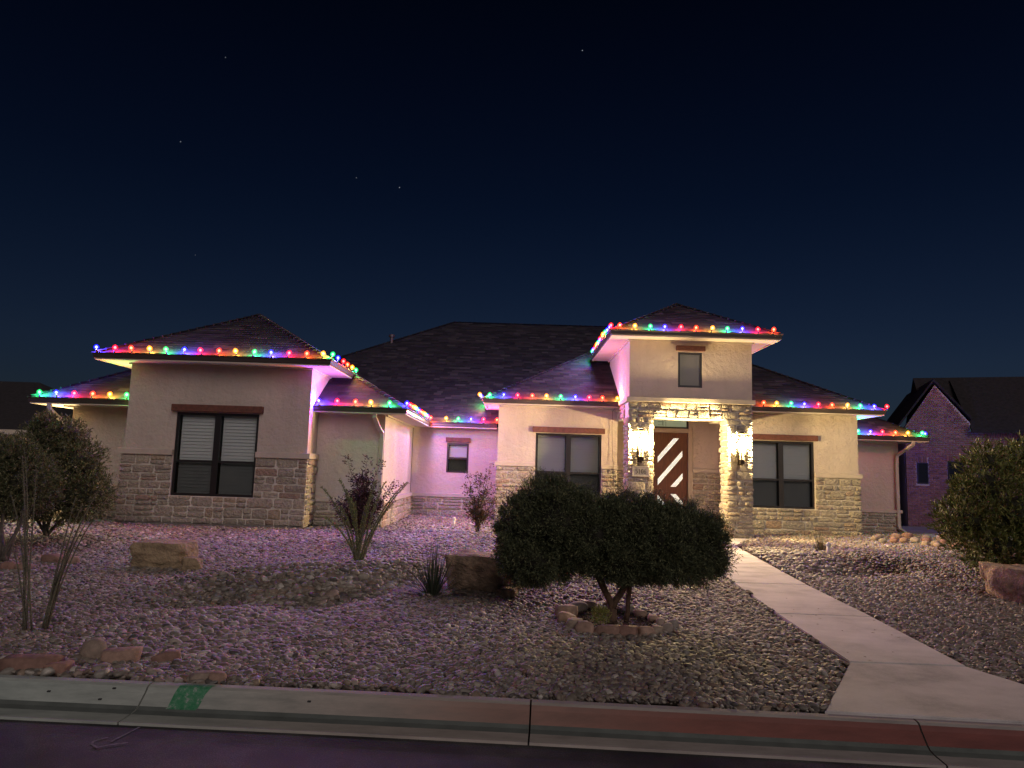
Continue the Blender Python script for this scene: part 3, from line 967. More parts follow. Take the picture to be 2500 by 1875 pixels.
def clad(axis, p0, p1, z0, z1, pos, out, holes=(), rowh=(0.13, 0.23), wd=(0.14, 0.50), seed=1, breaks=(), weight=1.0, gap=0.014):
    r = random.Random(seed)
    zb = sorted([z0, z1] + [b for b in breaks if z0 < b < z1])
    rows = []
    for a, b in zip(zb[:-1], zb[1:]):
        n = max(1, round((b - a) / (sum(rowh) / 2)))
        ws = [r.uniform(.60, 1.40) for _ in range(n)]
        t = a
        for w in ws:
            h = (b - a) * w / sum(ws)
            rows.append((t, t + h)); t += h
    for (a, b) in rows:
        # split into intervals by holes
        segs = [(p0, p1)]
        for h in holes:
            if b > h[2] + 0.02 and a < h[3] - 0.02:
                ns = []
                for s in segs:
                    if s[1] <= h[0] or s[0] >= h[1]: ns.append(s)
                    else:
                        if s[0] < h[0]: ns.append((s[0], h[0]))
                        if s[1] > h[1]: ns.append((h[1], s[1]))
                segs = ns
        for s0, s1 in segs:
            L = s1 - s0
            if L < 0.05: continue
            t = s0
            while t < s1 - 1e-4:
                w = r.uniform(*wd)
                if r.random() < 0.2: w *= 1.3
                if s1 - t - w < wd[0] * 0.6: w = s1 - t
                hh = b - a
                subs = [(a, b)]
                if hh > 0.15 and r.random() < 0.42:
                    mdl = a + hh * r.uniform(.4, .6); subs = [(a, mdl), (mdl, b)]
                for (sa, sb) in subs:
                    cu, cz = t + w / 2, (sa + sb) / 2
                    ww, h_ = w - gap, (sb - sa) - gap
                    dep = r.uniform(.022, .058)
                    if axis == 'x': c = (cu, pos, cz); rz = 0.0
                    else: c = (pos, cu, cz); rz = math.pi / 2 if out > 0 else -math.pi / 2
                    STONES.append((r.randrange(10), c, ww, h_, dep, rz, ww * h_ * weight / (c[1] ** 2), r.choice((1, -1)), r.choice((1, -1))))
                t += w

def back(axis, p0, p1, z0, z1, pos, out, holes=(), th=0.03):
    if axis == 'x': panel('x', p0, p1, z0, z1, pos - th, th - 0.002, list(holes), 0, M['mortar'], 'mortar_bed')
    else: panel('y', p0, p1, z0, z1, pos + out * th, th - 0.002, list(holes), out, M['mortar'], 'mortar_bed')

# left wing
back('x', -8.46, -4.40, 0.32, 1.77, 15.6, 0, [W_L])
clad('x', -8.47, -4.385, 0.32, 1.77, 15.57, 0, [W_L], seed=1, breaks=(0.905,))
back('y', 15.6, 16.29, 0.32, 1.77, -4.43, 1)
clad('y', 15.58, 16.29, 0.32, 1.77, -4.40, 1, seed=2, weight=.6)
back('x', -10.26, -8.47, 0.32, 0.80, 16.6, 0); clad('x', -10.27, -8.47, 0.32, 0.80, 16.57, 0, seed=3)
back('x', -4.39, -2.85, 0.30, 0.83, 16.3, 0); clad('x', -4.39, -2.84, 0.30, 0.83, 16.27, 0, seed=4)
back('y', 16.31, 20.99, 0.26, 0.83, -2.88, 1); clad('y', 16.29, 20.95, 0.26, 0.83, -2.85, 1, seed=5, weight=.5)
back('x', -2.84, -0.35, 0.26, 0.82, 21.0, 0); clad('x', -2.84, -0.35, 0.26, 0.82, 20.97, 0, seed=6, wd=(.3, .6))
# centre block
back('x', -0.37, 2.95, 0.15, 1.77, 19.6, 0, [W_C]); clad('x', -0.38, 2.95, 0.15, 1.77, 19.57, 0, [W_C], seed=7, breaks=(0.885,))
# right wing
back('x', 6.04, 9.61, 0.15, 1.71, 19.6, 0, [W_R]); clad('x', 6.04, 9.625, 0.15, 1.71, 19.57, 0, [W_R], seed=8, breaks=(0.847,))
back('y', 19.6, 20.99, 0.15, 1.71, 9.58, 1); clad('y', 19.6, 20.98, 0.15, 1.71, 9.61, 1, seed=12, weight=.1)
back('x', 9.64, 11.45, 0.15, 0.75, 21.0, 0); clad('x', 9.64, 11.46, 0.15, 0.75, 20.97, 0, seed=9, rowh=(.07, .12), wd=(.25, .5))
# porch back wall
back('x', 5.19, 6.02, 0.17, 1.75, 20.3, 0); clad('x', 5.19, 6.02, 0.17, 1.75, 20.27, 0, seed=10, wd=(.18, .36))
back('x', 2.97, 3.80, 0.17, 1.75, 20.3, 0); clad('x', 2.97, 3.80, 0.17, 1.75, 20.27, 0, seed=11, weight=.2)
# columns
def column(x0, x1, seed):
    b = B().box(x0 + .03, x1 - .03, 17.73, 18.33, 0.16, 3.47)
    b.build('porch_column', M['mortar'], house)
    clad('x', x0, x1, 0.17, 3.085, 17.73, 0, seed=seed, rowh=(.13, .22), wd=(.17, .40))
    clad('y', 17.715, 18.345, 0.17, 3.085, x1 - .03, 1, seed=seed + 1, rowh=(.13, .22), weight=.5)
    clad('y', 17.715, 18.345, 0.17, 3.085, x0 + .03, -1, seed=seed + 2, rowh=(.13, .22), weight=.5)
column(2.925, 3.575, 21)
column(5.40, 6.045, 31)
# porch beam: front and the two side beams running back to the wall
bm_ = B().box(3.55, 5.42, 17.73, 18.33, 3.085, 3.47)
bm_.build('porch_beam', M['mortar'], house)
clad('x', 2.925, 6.045, 3.09, 3.465, 17.73, 0, seed=41, rowh=(.15, .22), wd=(.2, .42))
for (xa, xb, sgn, sd) in ((2.955, 3.50, -1, 42), (5.47, 6.015, 1, 43)):
    B().box(xa, xb, 18.34, 19.59, 3.087, 3.47).build('porch_beam', M['mortar'], house)
    clad('y', 18.345, 19.59, 3.09, 3.465, xa if sgn < 0 else xb, sgn, seed=sd, weight=.5)
B().box(3.57, 5.40, 17.70, 18.36, 3.068, 3.083).build('beam_soffit', M['soffit'], house)

STONES.sort(key=lambda s: -s[6])
hx, hy, hz = house.location
for st in STONES[:300]:
    u, c, w, h, dep, rz, _, fx, fz = st
    o = D.objects.new('stone', UMESH[u])
    COL.objects.link(o)
    o.parent = house
    o.location = (c[0] - hx, c[1] - hy, c[2] - hz)
    tl_ = random.uniform(-.035, .035)
    o.rotation_euler = (0, tl_, rz)
    if fx < 0 and fz < 0:
        o.rotation_euler = (0, math.pi + tl_, rz)
    o.scale = (w, dep, h)
V = []; F = []
for st in STONES[300:]:
    u, c, w, h, dep, rz, _, fx, fz = st
    n0 = len(V)
    cs, sn = math.cos(rz), math.sin(rz)
    for (a, b, z) in UNIT[u][0]:
        a *= w; b *= dep; z *= h
        V.append((c[0] + a * cs - b * sn, c[1] + a * sn + b * cs, c[2] + z))
    for f in UNIT[u][1]: F.append(tuple(i + n0 for i in f))
if V:
    o = mk('small_stones', V, F, M['stone'], house, smooth=True); tag(o, kind='stuff')

# ---- ledges (cast stone caps)
def ledge(boxes):
    for bx in boxes:
        b = B().bevbox(*bx, 0.008)
        b.build('ledge', M['ledge'], house)
ledge([(-8.53, W_L[0], 15.50, 15.62, 1.772, 1.895), (W_L[1], -4.34, 15.50, 15.62, 1.772, 1.895), (-4.43, -4.34, 15.625, 16.28, 1.772, 1.895),
       (-10.30, -8.47, 16.52, 16.62, 0.80, 0.89), (-4.37, -2.80, 16.22, 16.31, 0.832, 0.93), (-2.89, -2.80, 16.315, 20.99, 0.832, 0.93),
       (-2.795, -0.35, 20.92, 21.01, 0.822, 0.925), (-0.42, W_C[0], 19.52, 19.62, 1.772, 1.88), (W_C[1], 2.95, 19.52, 19.62, 1.772, 1.88),
       (W_R[1], 9.66, 19.52, 19.62, 1.712, 1.83), (6.05, W_R[0], 19.52, 19.62, 1.712, 1.83), (9.59, 9.66, 19.625, 20.99, 1.712, 1.83), (9.665, 11.49, 20.92, 21.01, 0.752, 0.84),
       (5.19, 6.02, 20.22, 20.31, 1.752, 1.85), (2.97, 3.80, 20.22, 20.31, 1.752, 1.85),
       (2.88, 6.09, 17.62, 17.72, 3.467, 3.58), (2.88, 2.97, 17.725, 19.59, 3.467, 3.58), (6.01, 6.09, 17.725, 19.59, 3.467, 3.58)])

# ---- roofs
def clip_row(xl0, xr0, xl1, xr1): pass
def shingle_plane(P0, u, s, L, xl, xr, expo=0.145, tw=(0.16, 0.42), parts=None):
    """P0 point on eave line, u horizontal unit, s up-slope unit; xl/xr functions of slope distance"""
    P0 = np.array(P0, float); u = np.array(u, float); s = np.array(s, float)
    nrm = np.cross(u, s); nrm /= np.linalg.norm(nrm)
    if nrm[2] < 0: nrm = -nrm
    V, F = parts
    n = int(L / expo) + 1
    for k in range(n):
        s0 = k * expo; s1 = min(L, s0 + expo * 1.02)
        if s1 - s0 < 0.01: continue
        a0, a1, b0, b1 = xl(s0), xr(s0), xl(s1), xr(s1)
        t = min(a0, b0) - RNG.uniform(0, .3)
        end = max(a1, b1)
        while t < end:
            w = RNG.uniform(*tw)
            l0, r0 = max(t, a0), min(t + w, a1)
            l1, r1 = max(t, b0), min(t + w, b1)
            if r0 - l0 > 0.004:
                if r1 < l1: l1 = r1 = min(max((l1 + r1) / 2, b0), b1)
                lift = RNG.uniform(0.004, 0.009)
                p = [P0 + u * (l0 + .002) + s * s0 + nrm * lift, P0 + u * (r0 - .002) + s * s0 + nrm * lift,
                     P0 + u * (r1 - .002 if r1 > l1 else r1) + s * s1 + nrm * 0.004, P0 + u * (l1 + .002 if r1 > l1 else l1) + s * s1 + nrm * 0.004,
                     P0 + u * (l0 + .002) + s * s0 + nrm * 0.001, P0 + u * (r0 - .002) + s * s0 + nrm * 0.001]
                i = len(V)
                V.extend(p)
                F.append((i, i + 1, i + 2, i + 3)); F.append((i + 4, i + 5, i + 1, i))
            t += w

def sweep(b, path, prof, closed=False):
    """path: list of (x,y) counter-clockwise seen from above, outward = right side of travel; prof: (out,z)"""
    n = len(path); k = len(prof); base = len(b.v)
    for i in range(n):
        p = Vector(path[i])
        if closed or 0 < i < n - 1:
            d0 = (p - Vector(path[i - 1])).normalized(); d1 = (Vector(path[(i + 1) % n]) - p).normalized()
        elif i == 0: d0 = d1 = (Vector(path[1]) - p).normalized()
        else: d0 = d1 = (p - Vector(path[i - 1])).normalized()
        n0 = Vector((d0.y, -d0.x)); n1 = Vector((d1.y, -d1.x))
        mi = (n0 + n1); mi.normalize(); mi /= max(.3, mi.dot(n0))
        for (o_, z) in prof:
            b.v.append((p.x + mi.x * o_, p.y + mi.y * o_, z))
    m_ = n if closed else n - 1
    for i in range(m_):
        a = base + i * k; c = base + ((i + 1) % n) * k
        for j in range(k):
            jj = (j + 1) % k
            b.f.append((a + j, c + j, c + jj, a + jj))
    if not closed:
        b.f.append(tuple(base + j for j in range(k)))
        b.f.append(tuple(base + (n - 1) * k + j for j in reversed(range(k))))

def hip_roof(x0, x1, y0, y1, ze, pitch, wall_in, parent=house, sides='FLR', gut=0.125, eave_path=None, ridge_back=True, vis=None):
    w = x1 - x0; d = y1 - y0
    run = w / 2 if (w <= d or ridge_back) else d / 2
    if d < w and not ridge_back: run = d / 2
    zt = ze + run * pitch
    nrm = 1.0 / math.sqrt(1 + pitch * pitch)
    Ls = run * math.sqrt(1 + pitch * pitch)
    cs, sn = nrm, pitch * nrm
    # corners of the ridge
    if w <= d or ridge_back:
        r0 = (x0 + run, y0 + run); r1 = (x0 + run, y1 - (0 if ridge_back else run))
    else:
        r0 = (x0 + run, y0 + run); r1 = (x1 - run, y0 + run)
    A = (x0, y0, ze); Bc = (x1, y0, ze); Cc = (x1, y1, ze); Dd = (x0, y1, ze)
    R0 = (*r0, zt); R1 = (*r1, zt)
    deck = B()
    if w <= d or ridge_back:
        deck.add([A, Bc, Cc, Dd, R0, R1], [(0, 1, 4), (1, 2, 5, 4), (2, 3, 5), (3, 0, 4, 5)])
    else:
        deck.add([A, Bc, Cc, Dd, R0, R1], [(0, 1, 5, 4), (1, 2, 5), (2, 3, 4, 5), (3, 0, 4)])
    rf = deck.build('roof', M['deck'], parent)
    V = []; F = []
    hr = run / Ls  # horizontal run per slope metre
    if 'F' in sides:
        if w <= d or ridge_back:
            shingle_plane(A, (1, 0, 0), (0, cs, sn), Ls, lambda s: s * hr, lambda s: w - s * hr, parts=(V, F))
        else:
            shingle_plane(A, (1, 0, 0), (0, cs, sn), Ls, lambda s: s * hr, lambda s: w - s * hr, parts=(V, F))
    yl = (lambda s: d) if ridge_back else (lambda s: d - s * hr)
    if 'R' in sides:
        shingle_plane(Bc, (0, 1, 0), (-cs, 0, sn), Ls, lambda s: s * hr, yl, parts=(V, F))
    if 'L' in sides:
        shingle_plane(A, (0, 1, 0), (cs, 0, sn), Ls, lambda s: s * hr, yl, parts=(V, F))
    sh = mk('shingles', V, F, M['shingle'], rf); tag(sh, kind='stuff')
    # hip and ridge caps
    cb = B()
    def caps(p, q):
        p = Vector(p); q = Vector(q); L = (q - p).length; n = max(1, int(L / 0.2)); t = (q - p) / n
        side = Vector((-t.y, t.x, 0)).normalized() * 0.10
        for i in range(n):
            a = p + t * i; c = p + t * (i + 1.0)
            up = Vector((0, 0, 0.030)); up2 = Vector((0, 0, 0.014))
            dn = Vector((0, 0, -0.020))
            cb.add([a + side + dn + up, a + up * 1.3, a - side + dn + up, c + side + dn + up2, c + up2 * 1.3, c - side + dn + up2,
                    a + side + dn, a - side + dn], [(0, 1, 4, 3), (1, 2, 5, 4), (6, 1, 0), (6, 7, 2, 1)])
    caps(A, R0); caps(Bc, R0 if (w <= d or ridge_back) else R1); caps(R0, R1)
    c_ = cb.build('ridge_caps', M['shingle'], rf); tag(c_, kind='stuff')
    # gutter, fascia and soffit
    path = eave_path or [(x0, y1), (x0, y0), (x1, y0), (x1, y1)]
    gb = B()
    sweep(gb, path, [(-0.085, ze - 0.012), (0.045, ze - 0.002), (0.05, ze - 0.022), (0.028, ze - 0.045), (0.02, ze - gut + 0.01), (0.008, ze - gut), (-0.06, ze - gut), (-0.06, ze - 0.03)])
    gb.build('gutter', M['gutter'], parent)
    sb = B()
    sweep(sb, path, [(-wall_in, ze - gut - 0.004), (-0.0, ze - gut - 0.004), (-0.0, ze - gut - 0.03), (-0.045, ze - gut - 0.03), (-0.05, ze - gut - 0.018), (-wall_in, ze - gut - 0.018)])
    sb.build('soffit', M['soffit'], parent)
    # frieze trim where the soffit meets the wall
    tb = B()
    ins = wall_in - 0.012
    sweep(tb, path, [(-ins, ze - gut - 0.019), (-ins, ze - gut - 0.055), (-ins - 0.03, ze - gut - 0.055), (-ins - 0.03, ze - gut - 0.019)])
    tb.build('frieze_board', M['soffit'], parent)
    return rf

hip_roof(-10.2, 12.05, 20.45, 36, 2.975, 0.583, 0.54, ridge_back=False, eave_path=[(-2.35, 20.45), (-0.40, 20.45)])
hip_roof(-10.78, -2.36, 15.87, 27.5, 2.985, 0.583, 0.48, eave_path=[(-10.78, 20), (-10.78, 15.87), (-2.36, 15.87), (-2.36, 20.9)])
hip_roof(-0.74, 10.06, 19.06, 27.2, 3.575, 0.583, 0.48, eave_path=[(-0.74, 21.9), (-0.74, 19.06), (2.90, 19.06)])
hip_roof(-8.95, -3.91, 15.05, 20.2, 3.915, 0.57, 0.50)
hip_roof(2.42, 6.57, 17.17, 21.4, 5.185, 0.565, 0.50, ridge_back=False, sides='FLR', eave_path=[(2.42, 21.4), (2.42, 17.17), (6.57, 17.17), (6.57, 21.4)])
# gutters of the remaining eaves
def gutter_run(path, ze, wall_in, gut=0.125):
    gb = B(); sweep(gb, path, [(-0.085, ze - 0.012), (0.045, ze - 0.002), (0.05, ze - 0.022), (0.028, ze - 0.045), (0.02, ze - gut + 0.01), (0.008, ze - gut), (-0.06, ze - gut), (-0.06, ze - 0.03)])
    gb.build('gutter', M['gutter'], house)
    sb = B(); sweep(sb, path, [(-wall_in, ze - gut - 0.004), (-0.0, ze - gut - 0.004), (-0.0, ze - gut - 0.03), (-0.045, ze - gut - 0.03), (-0.05, ze - gut - 0.018), (-wall_in, ze - gut - 0.018)])
    sb.build('soffit', M['soffit'], house)
gutter_run([(6.05, 19.06), (10.06, 19.06), (10.06, 22.5)], 3.575, 0.48)
gutter_run([(9.6, 20.45), (12.05, 20.45), (12.05, 30)], 2.975, 0.54)
# small box vent on the tower roof and pipe vent on the main roof
B().bevbox(3.58, 3.90, 18.95, 19.25, 5.84, 5.93, .01).build('roof_vent', M['gutter'], house)
B().tube([(-4.52, 26.0, 6.0), (-4.52, 26.0, 6.42)], 0.06, 10).tube([(-4.52, 26.0, 6.42), (-4.52, 26.0, 6.50)], [0.11, 0.11], 10).build('vent_pipe', M['gutter'], house)

# ---- downspouts
def spout(pts, w=0.085, d=0.06):
    b = B()
    pts = [Vector(p) for p in pts]
    base = 0
    for i, p in enumerate(pts):
        t = (pts[min(i + 1, len(pts) - 1)] - pts[max(i - 1, 0)]).normalized()
        a = Vector((1, 0, 0)); a = (a - t * a.dot(t)).normalized(); c = t.cross(a)
        for (sx, sy) in ((-1, -1), (1, -1), (1, 1), (-1, 1)):
            b.v.append(tuple(p + a * sx * w / 2 + c * sy * d / 2))
    for i in range(len(pts) - 1):
        for k in range(4):
            b.f.append((i * 4 + k, i * 4 + (k + 1) % 4, (i + 1) * 4 + (k + 1) % 4, (i + 1) * 4 + k))
    b.f.append((3, 2, 1, 0)); e = (len(pts) - 1) * 4; b.f.append((e, e + 1, e + 2, e + 3))
    for z in (2.2, 1.2):
        pb = [p for p in pts if abs(p.x - pts[-3].x) < .02]
        if pb: b.box(pts[-3].x - w * .62, pts[-3].x + w * .62, pts[-3].y - d * .55, pts[-3].y + d * .7, z, z + .03)
    return b.build('downspout', M['downspout'], house)
spout([(-10.36, 15.90, 2.86), (-10.36, 15.92, 2.72), (-10.30, 16.15, 2.55), (-10.19, 16.50, 2.35), (-10.17, 16.56, 2.2), (-10.17, 16.56, .5), (-10.17, 16.52, .38), (-10.17, 16.35, .32)])
spout([(-3.06, 15.92, 2.86), (-3.06, 15.93, 2.76), (-3.00, 16.12, 2.55), (-2.93, 16.22, 2.42), (-2.93, 16.24, 2.3), (-2.93, 16.24, .5), (-2.93, 16.2, .38), (-2.93, 16.05, .32)])
spout([(11.62, 20.48, 2.84), (11.62, 20.50, 2.74), (11.50, 20.75, 2.58), (11.37, 20.92, 2.42), (11.36, 20.94, 2.2), (11.36, 20.93, .45), (11.37, 20.9, .30), (11.40, 20.65, .22)])

# ---- lintels
for bx in [(-7.43, -5.44, 15.49, 15.62, 2.735, 2.885), (0.61, 2.60, 19.50, 19.62, 2.72, 2.87), (6.46, 8.45, 19.50, 19.62, 2.70, 2.85),
           (-1.895, -1.175, 20.92, 21.02, 2.43, 2.56), (4.115, 4.845, 17.62, 17.72, 4.785, 4.91)]:
    B().bevbox(*bx, 0.008).build('lintel', M['lintel'], house)

# ---- windows
def window(x0, x1, z0, z1, y, rail, twin=True, fr=0.055, frosted=False, mull=0.13):
    yf = y + 0.02
    b = B()
    b.box(x0, x1, yf, yf + .07, z0, z0 + fr); b.box(x0, x1, yf, yf + .07, z1 - fr, z1)
    b.box(x0, x0 + fr, yf, yf + .07, z0 + fr, z1 - fr); b.box(x1 - fr, x1, yf, yf + .07, z0 + fr, z1 - fr)
    xm = (x0 + x1) / 2
    sashes = [(x0 + fr, x1 - fr)]
    if twin:
        b.box(xm - mull / 2, xm + mull / 2, yf, yf + .07, z0 + fr, z1 - fr)
        sashes = [(x0 + fr, xm - mull / 2), (xm + mull / 2, x1 - fr)]
    wn = b.build('window', M['frame'], house)
    for (a, c) in sashes:
        if rail:
            B().box(a, c, yf + .008, yf + .055, rail - .025, rail + .025).build('rail', M['frame'], wn)
            panes = [(rail + .025, z1 - fr, True), (z0 + fr, rail - .025, False)]
        else: panes = [(z0 + fr, z1 - fr, True)]
        for (p0, p1, upper) in panes:
            B().box(a, c, yf + .030, yf + .036, p0, p1).build('pane', M['frost'] if frosted else M['glass'], wn)
            if not upper and rail:
                B().box(a, c, yf + .012, yf + .014, p0, p1).build('screen', M['screen'], wn)
        if not frosted:
            me = None
            z = z1 - fr - .03
            wo_ = worg(wn)
            while z > z0 + fr - .01:
                if me is None:
                    bb = B(); ww = c - a - .03
                    t_ = 0.50
                    dy, dz = .028 * math.cos(math.pi / 2 - t_) , .036
                    bb.add([(-ww / 2, -.014, -dz), (ww / 2, -.014, -dz), (ww / 2, .010, dz), (-ww / 2, .010, dz),
                            (-ww / 2, -.011, -dz), (ww / 2, -.011, -dz), (ww / 2, .013, dz), (-ww / 2, .013, dz)],
                           [(0, 1, 2, 3), (7, 6, 5, 4), (0, 4, 5, 1), (3, 2, 6, 7), (0, 3, 7, 4), (1, 5, 6, 2)])
                    o = bb.build('slat', M['slat'], wn, local=True); me = o.data
                else:
                    o = D.objects.new('slat', me); COL.objects.link(o); o.parent = wn
                o.location = Vector(((a + c) / 2, yf + .13 + random.uniform(-.002, .002), z)) - wo_
                o.rotation_euler = (random.uniform(-.03, .03), random.uniform(-.003, .003), 0)
                z -= 0.072
            # head rail of the blind
    return wn
window(*W_L, 15.6, 1.656)
window(*W_C, 19.6, 1.64)
window(*W_R, 19.6, 1.624)
window(*W_S, 21.0, 1.955, twin=False, fr=.05)
window(*W_T, 17.7, None, twin=False, frosted=True)

# ---- door and transom
db = B()
db.box(DOOR[0] - .0, DOOR[0] + .035, 20.27, 20.42, DOOR[2], DOOR[3]); db.box(DOOR[1] - .02, DOOR[1] + .10, 20.262, 20.30, .18, 2.98)
db.box(DOOR[0] - .10, DOOR[0], 20.262, 20.30, .18, 2.98)
db.box(DOOR[0], DOOR[1] - .02, 20.262, 20.30, 2.86, 2.98)
db.box(DOOR[0], DOOR[1], 20.20, 20.45, .178, .31)
cas = db.build('door_casing', M['casing'], house)
dl = B().bevbox(DOOR[0] + .035, DOOR[1] - .022, 20.33, 20.38, .315, 2.855, .006).build('door', M['door'], house)
def slit(pts):
    b = B(); b.prism([(x, 20.323, z) for x, z in pts], (0, .0065, 0))
    o = b.build('door_glass', M['doorlight'], dl)
    # thin moulding round the glass
    c = B()
    n = len(pts)
    for i in range(n):
        p = Vector((pts[i][0], 20.324, pts[i][1])); q = Vector((pts[(i + 1) % n][0], 20.324, pts[(i + 1) % n][1]))
        c.tube([p, q], .006, 4)
    c.build('glass_moulding', M['door'], dl)
slit([(4.209, 1.985), (4.834, 2.71), (4.665, 2.71), (4.209, 2.17)])
slit([(4.213, 1.348), (4.922, 2.186), (4.922, 2.372), (4.213, 1.535)])
slit([(4.568, 1.325), (4.74, 1.325), (4.93, 1.552), (4.93, 1.735)])
slit([(4.568, 1.13), (4.74, 1.13), (4.93, .905), (4.93, .72)])
slit([(4.213, 1.108), (4.213, .922), (4.62, .44), (4.78, .44)])
tf = B(); x0, x1, z0, z1 = TRANS
tf.box(x0, x1, 20.32, 20.40, z0, z0 + .05); tf.box(x0, x1, 20.32, 20.40, z1 - .05, z1); tf.box(x0, x0 + .05, 20.32, 20.40, z0 + .05, z1 - .05); tf.box(x1 - .05, x1, 20.32, 20.40, z0 + .05, z1 - .05)
tw = tf.build('transom', M['frame'], house)
B().box(x0 + .05, x1 - .05, 20.36, 20.366, z0 + .05, z1 - .05).build('pane', M['transomlight'], tw)
cm = B()
cm.tube([(4.22, 20.355, 3.08), (4.36, 20.355, 3.08), (4.36, 20.355, 3.33)], .005, 4); cm.tube([(4.22, 20.355, 3.17), (4.36, 20.355, 3.17)], .005, 4)
cm.tube([(4.37, 20.355, 3.04), (4.37, 20.355, 3.15), (4.41, 20.355, 3.21), (4.45, 20.355, 3.15), (4.45, 20.355, 3.04)], .005, 4)
cm.build('leading', M['frame'], tw)

# ------------------------------------------------------------------ wall lamps
def wall_lamp(x, label, first=None):
    root = empty('wall_lamp', (x, 17.66, 2.31)); tag(root, label, 'wall lamp', 'lantern wall lamps on the porch columns')
    def bl(b, name, mat, par=root, smooth=False):
        return b.build(name, mat, par, smooth)
    c = (x, 17.50)
    bl(B().bevbox(x - .065, x + .065, 17.645, 17.668, 1.95, 2.55, .01), 'back_plate', M['lampmetal'])
    bl(B().tube([(x, 17.65, 2.66 - .2), (x, 17.58, 2.73), (x, 17.50, 2.76)], .012, 6).tube([(x, 17.65, 2.06), (x, 17.50, 2.06)], .012, 6), 'arm', M['lampmetal'])
    cap = B()
    for (h, w) in ((2.71, .155), ):
        cap.box(x - w, x + w, 17.50 - w, 17.50 + w - .02, h, h + .014)
    cap.lathe([(.10, 0), (.07, .03), (.02, .05)], (x, 17.50, 2.724), 10)
    bl(cap, 'top_cap', M['lampmetal'])
    bs = B(); bs.box(x - .145, x + .145, 17.36, 17.62, 2.07, 2.085); bs.box(x - .05, x + .05, 17.45, 17.55, 1.98, 2.07); bs.tube([(x, 17.5, 1.98), (x, 17.5, 1.93)], [.03, .01], 8)
    bl(bs, 'base', M['lampmetal'])
    fr = B()
    for sx in (-1, 1):
        for yy in (17.37, 17.61):
            fr.box(x + sx * .135 - .007, x + sx * .135 + .007, yy - .007, yy + .007, 2.05, 2.74)
    for zz in (2.16, 2.66):
        for yy in (17.37, 17.61): fr.box(x - .128, x + .128, yy - .004, yy + .004, zz, zz + .010)
    bl(fr, 'frame', M['lampmetal'])
    bl(B().box(x - .11, x + .11, 17.39, 17.393, 2.09, 2.69).box(x - .11, x + .11, 17.587, 17.59, 2.09, 2.69), 'glass', M['lampglass'])
    for k in range(3):
        th = 2.1 * k + .4
        px, py = x + .045 * math.cos(th), 17.49 + .045 * math.sin(th)
        cd = bl(B().lathe([(.013, 0), (.013, .20)], (px, py, 2.09), 8), 'candle_sleeve', M['candle'])
        bl(B().lathe([(.012, 0), (.026, .05), (.022, .10), (.004, .16)], (px, py, 2.30), 10), 'bulb', M['lampbulb'], cd, True)
    for k_, (zz, e_) in enumerate(((2.46, LAMP_W),)):
        L = D.lights.new('lamp_light', 'POINT'); L.energy = e_; L.color = (1.0, 0.74, 0.33); L.shadow_soft_size = .05
        lo = D.objects.new('lamp_light', L); COL.objects.link(lo); lo.parent = root
        lo.location = (0, 17.47 - 17.66, zz - 2.31)
M['lampglass'] = glass_mat('lamp_glass', 1.0, (1, 1, 1), 0.06)
wall_lamp(3.225, 'glowing bronze lantern on the left porch column above the number plaque')
wall_lamp(5.70, 'glowing bronze lantern on the right porch column')
# lamp on the hidden left side wall of the house, seen by the light it throws
root = empty('side_wall_lamp', (-10.33, 17.0, 2.0)); tag(root, 'wall lamp on the far left side wall of the house lighting the gravel there', 'wall lamp')
B().bevbox(-10.50, -10.245, 16.92, 17.08, 2.10, 2.14, .008).build('top_cap', M['lampmetal'], root)
B().bevbox(-10.262, -10.246, 16.93, 17.07, 1.80, 2.10, .004).build('back_plate', M['lampmetal'], root)
B().lathe([(.02, 0), (.04, .06), (.03, .14), (.008, .18)], (-10.42, 17.0, 1.90), 10).build('bulb', M['lampbulb'], root, True)
L = D.lights.new('lamp_light', 'POINT'); L.energy = 330; L.color = (1.0, 0.76, 0.36); L.shadow_soft_size = .05
lo = D.objects.new('lamp_light', L); COL.objects.link(lo); lo.parent = root; lo.location = (-.22, -.03, -.05)

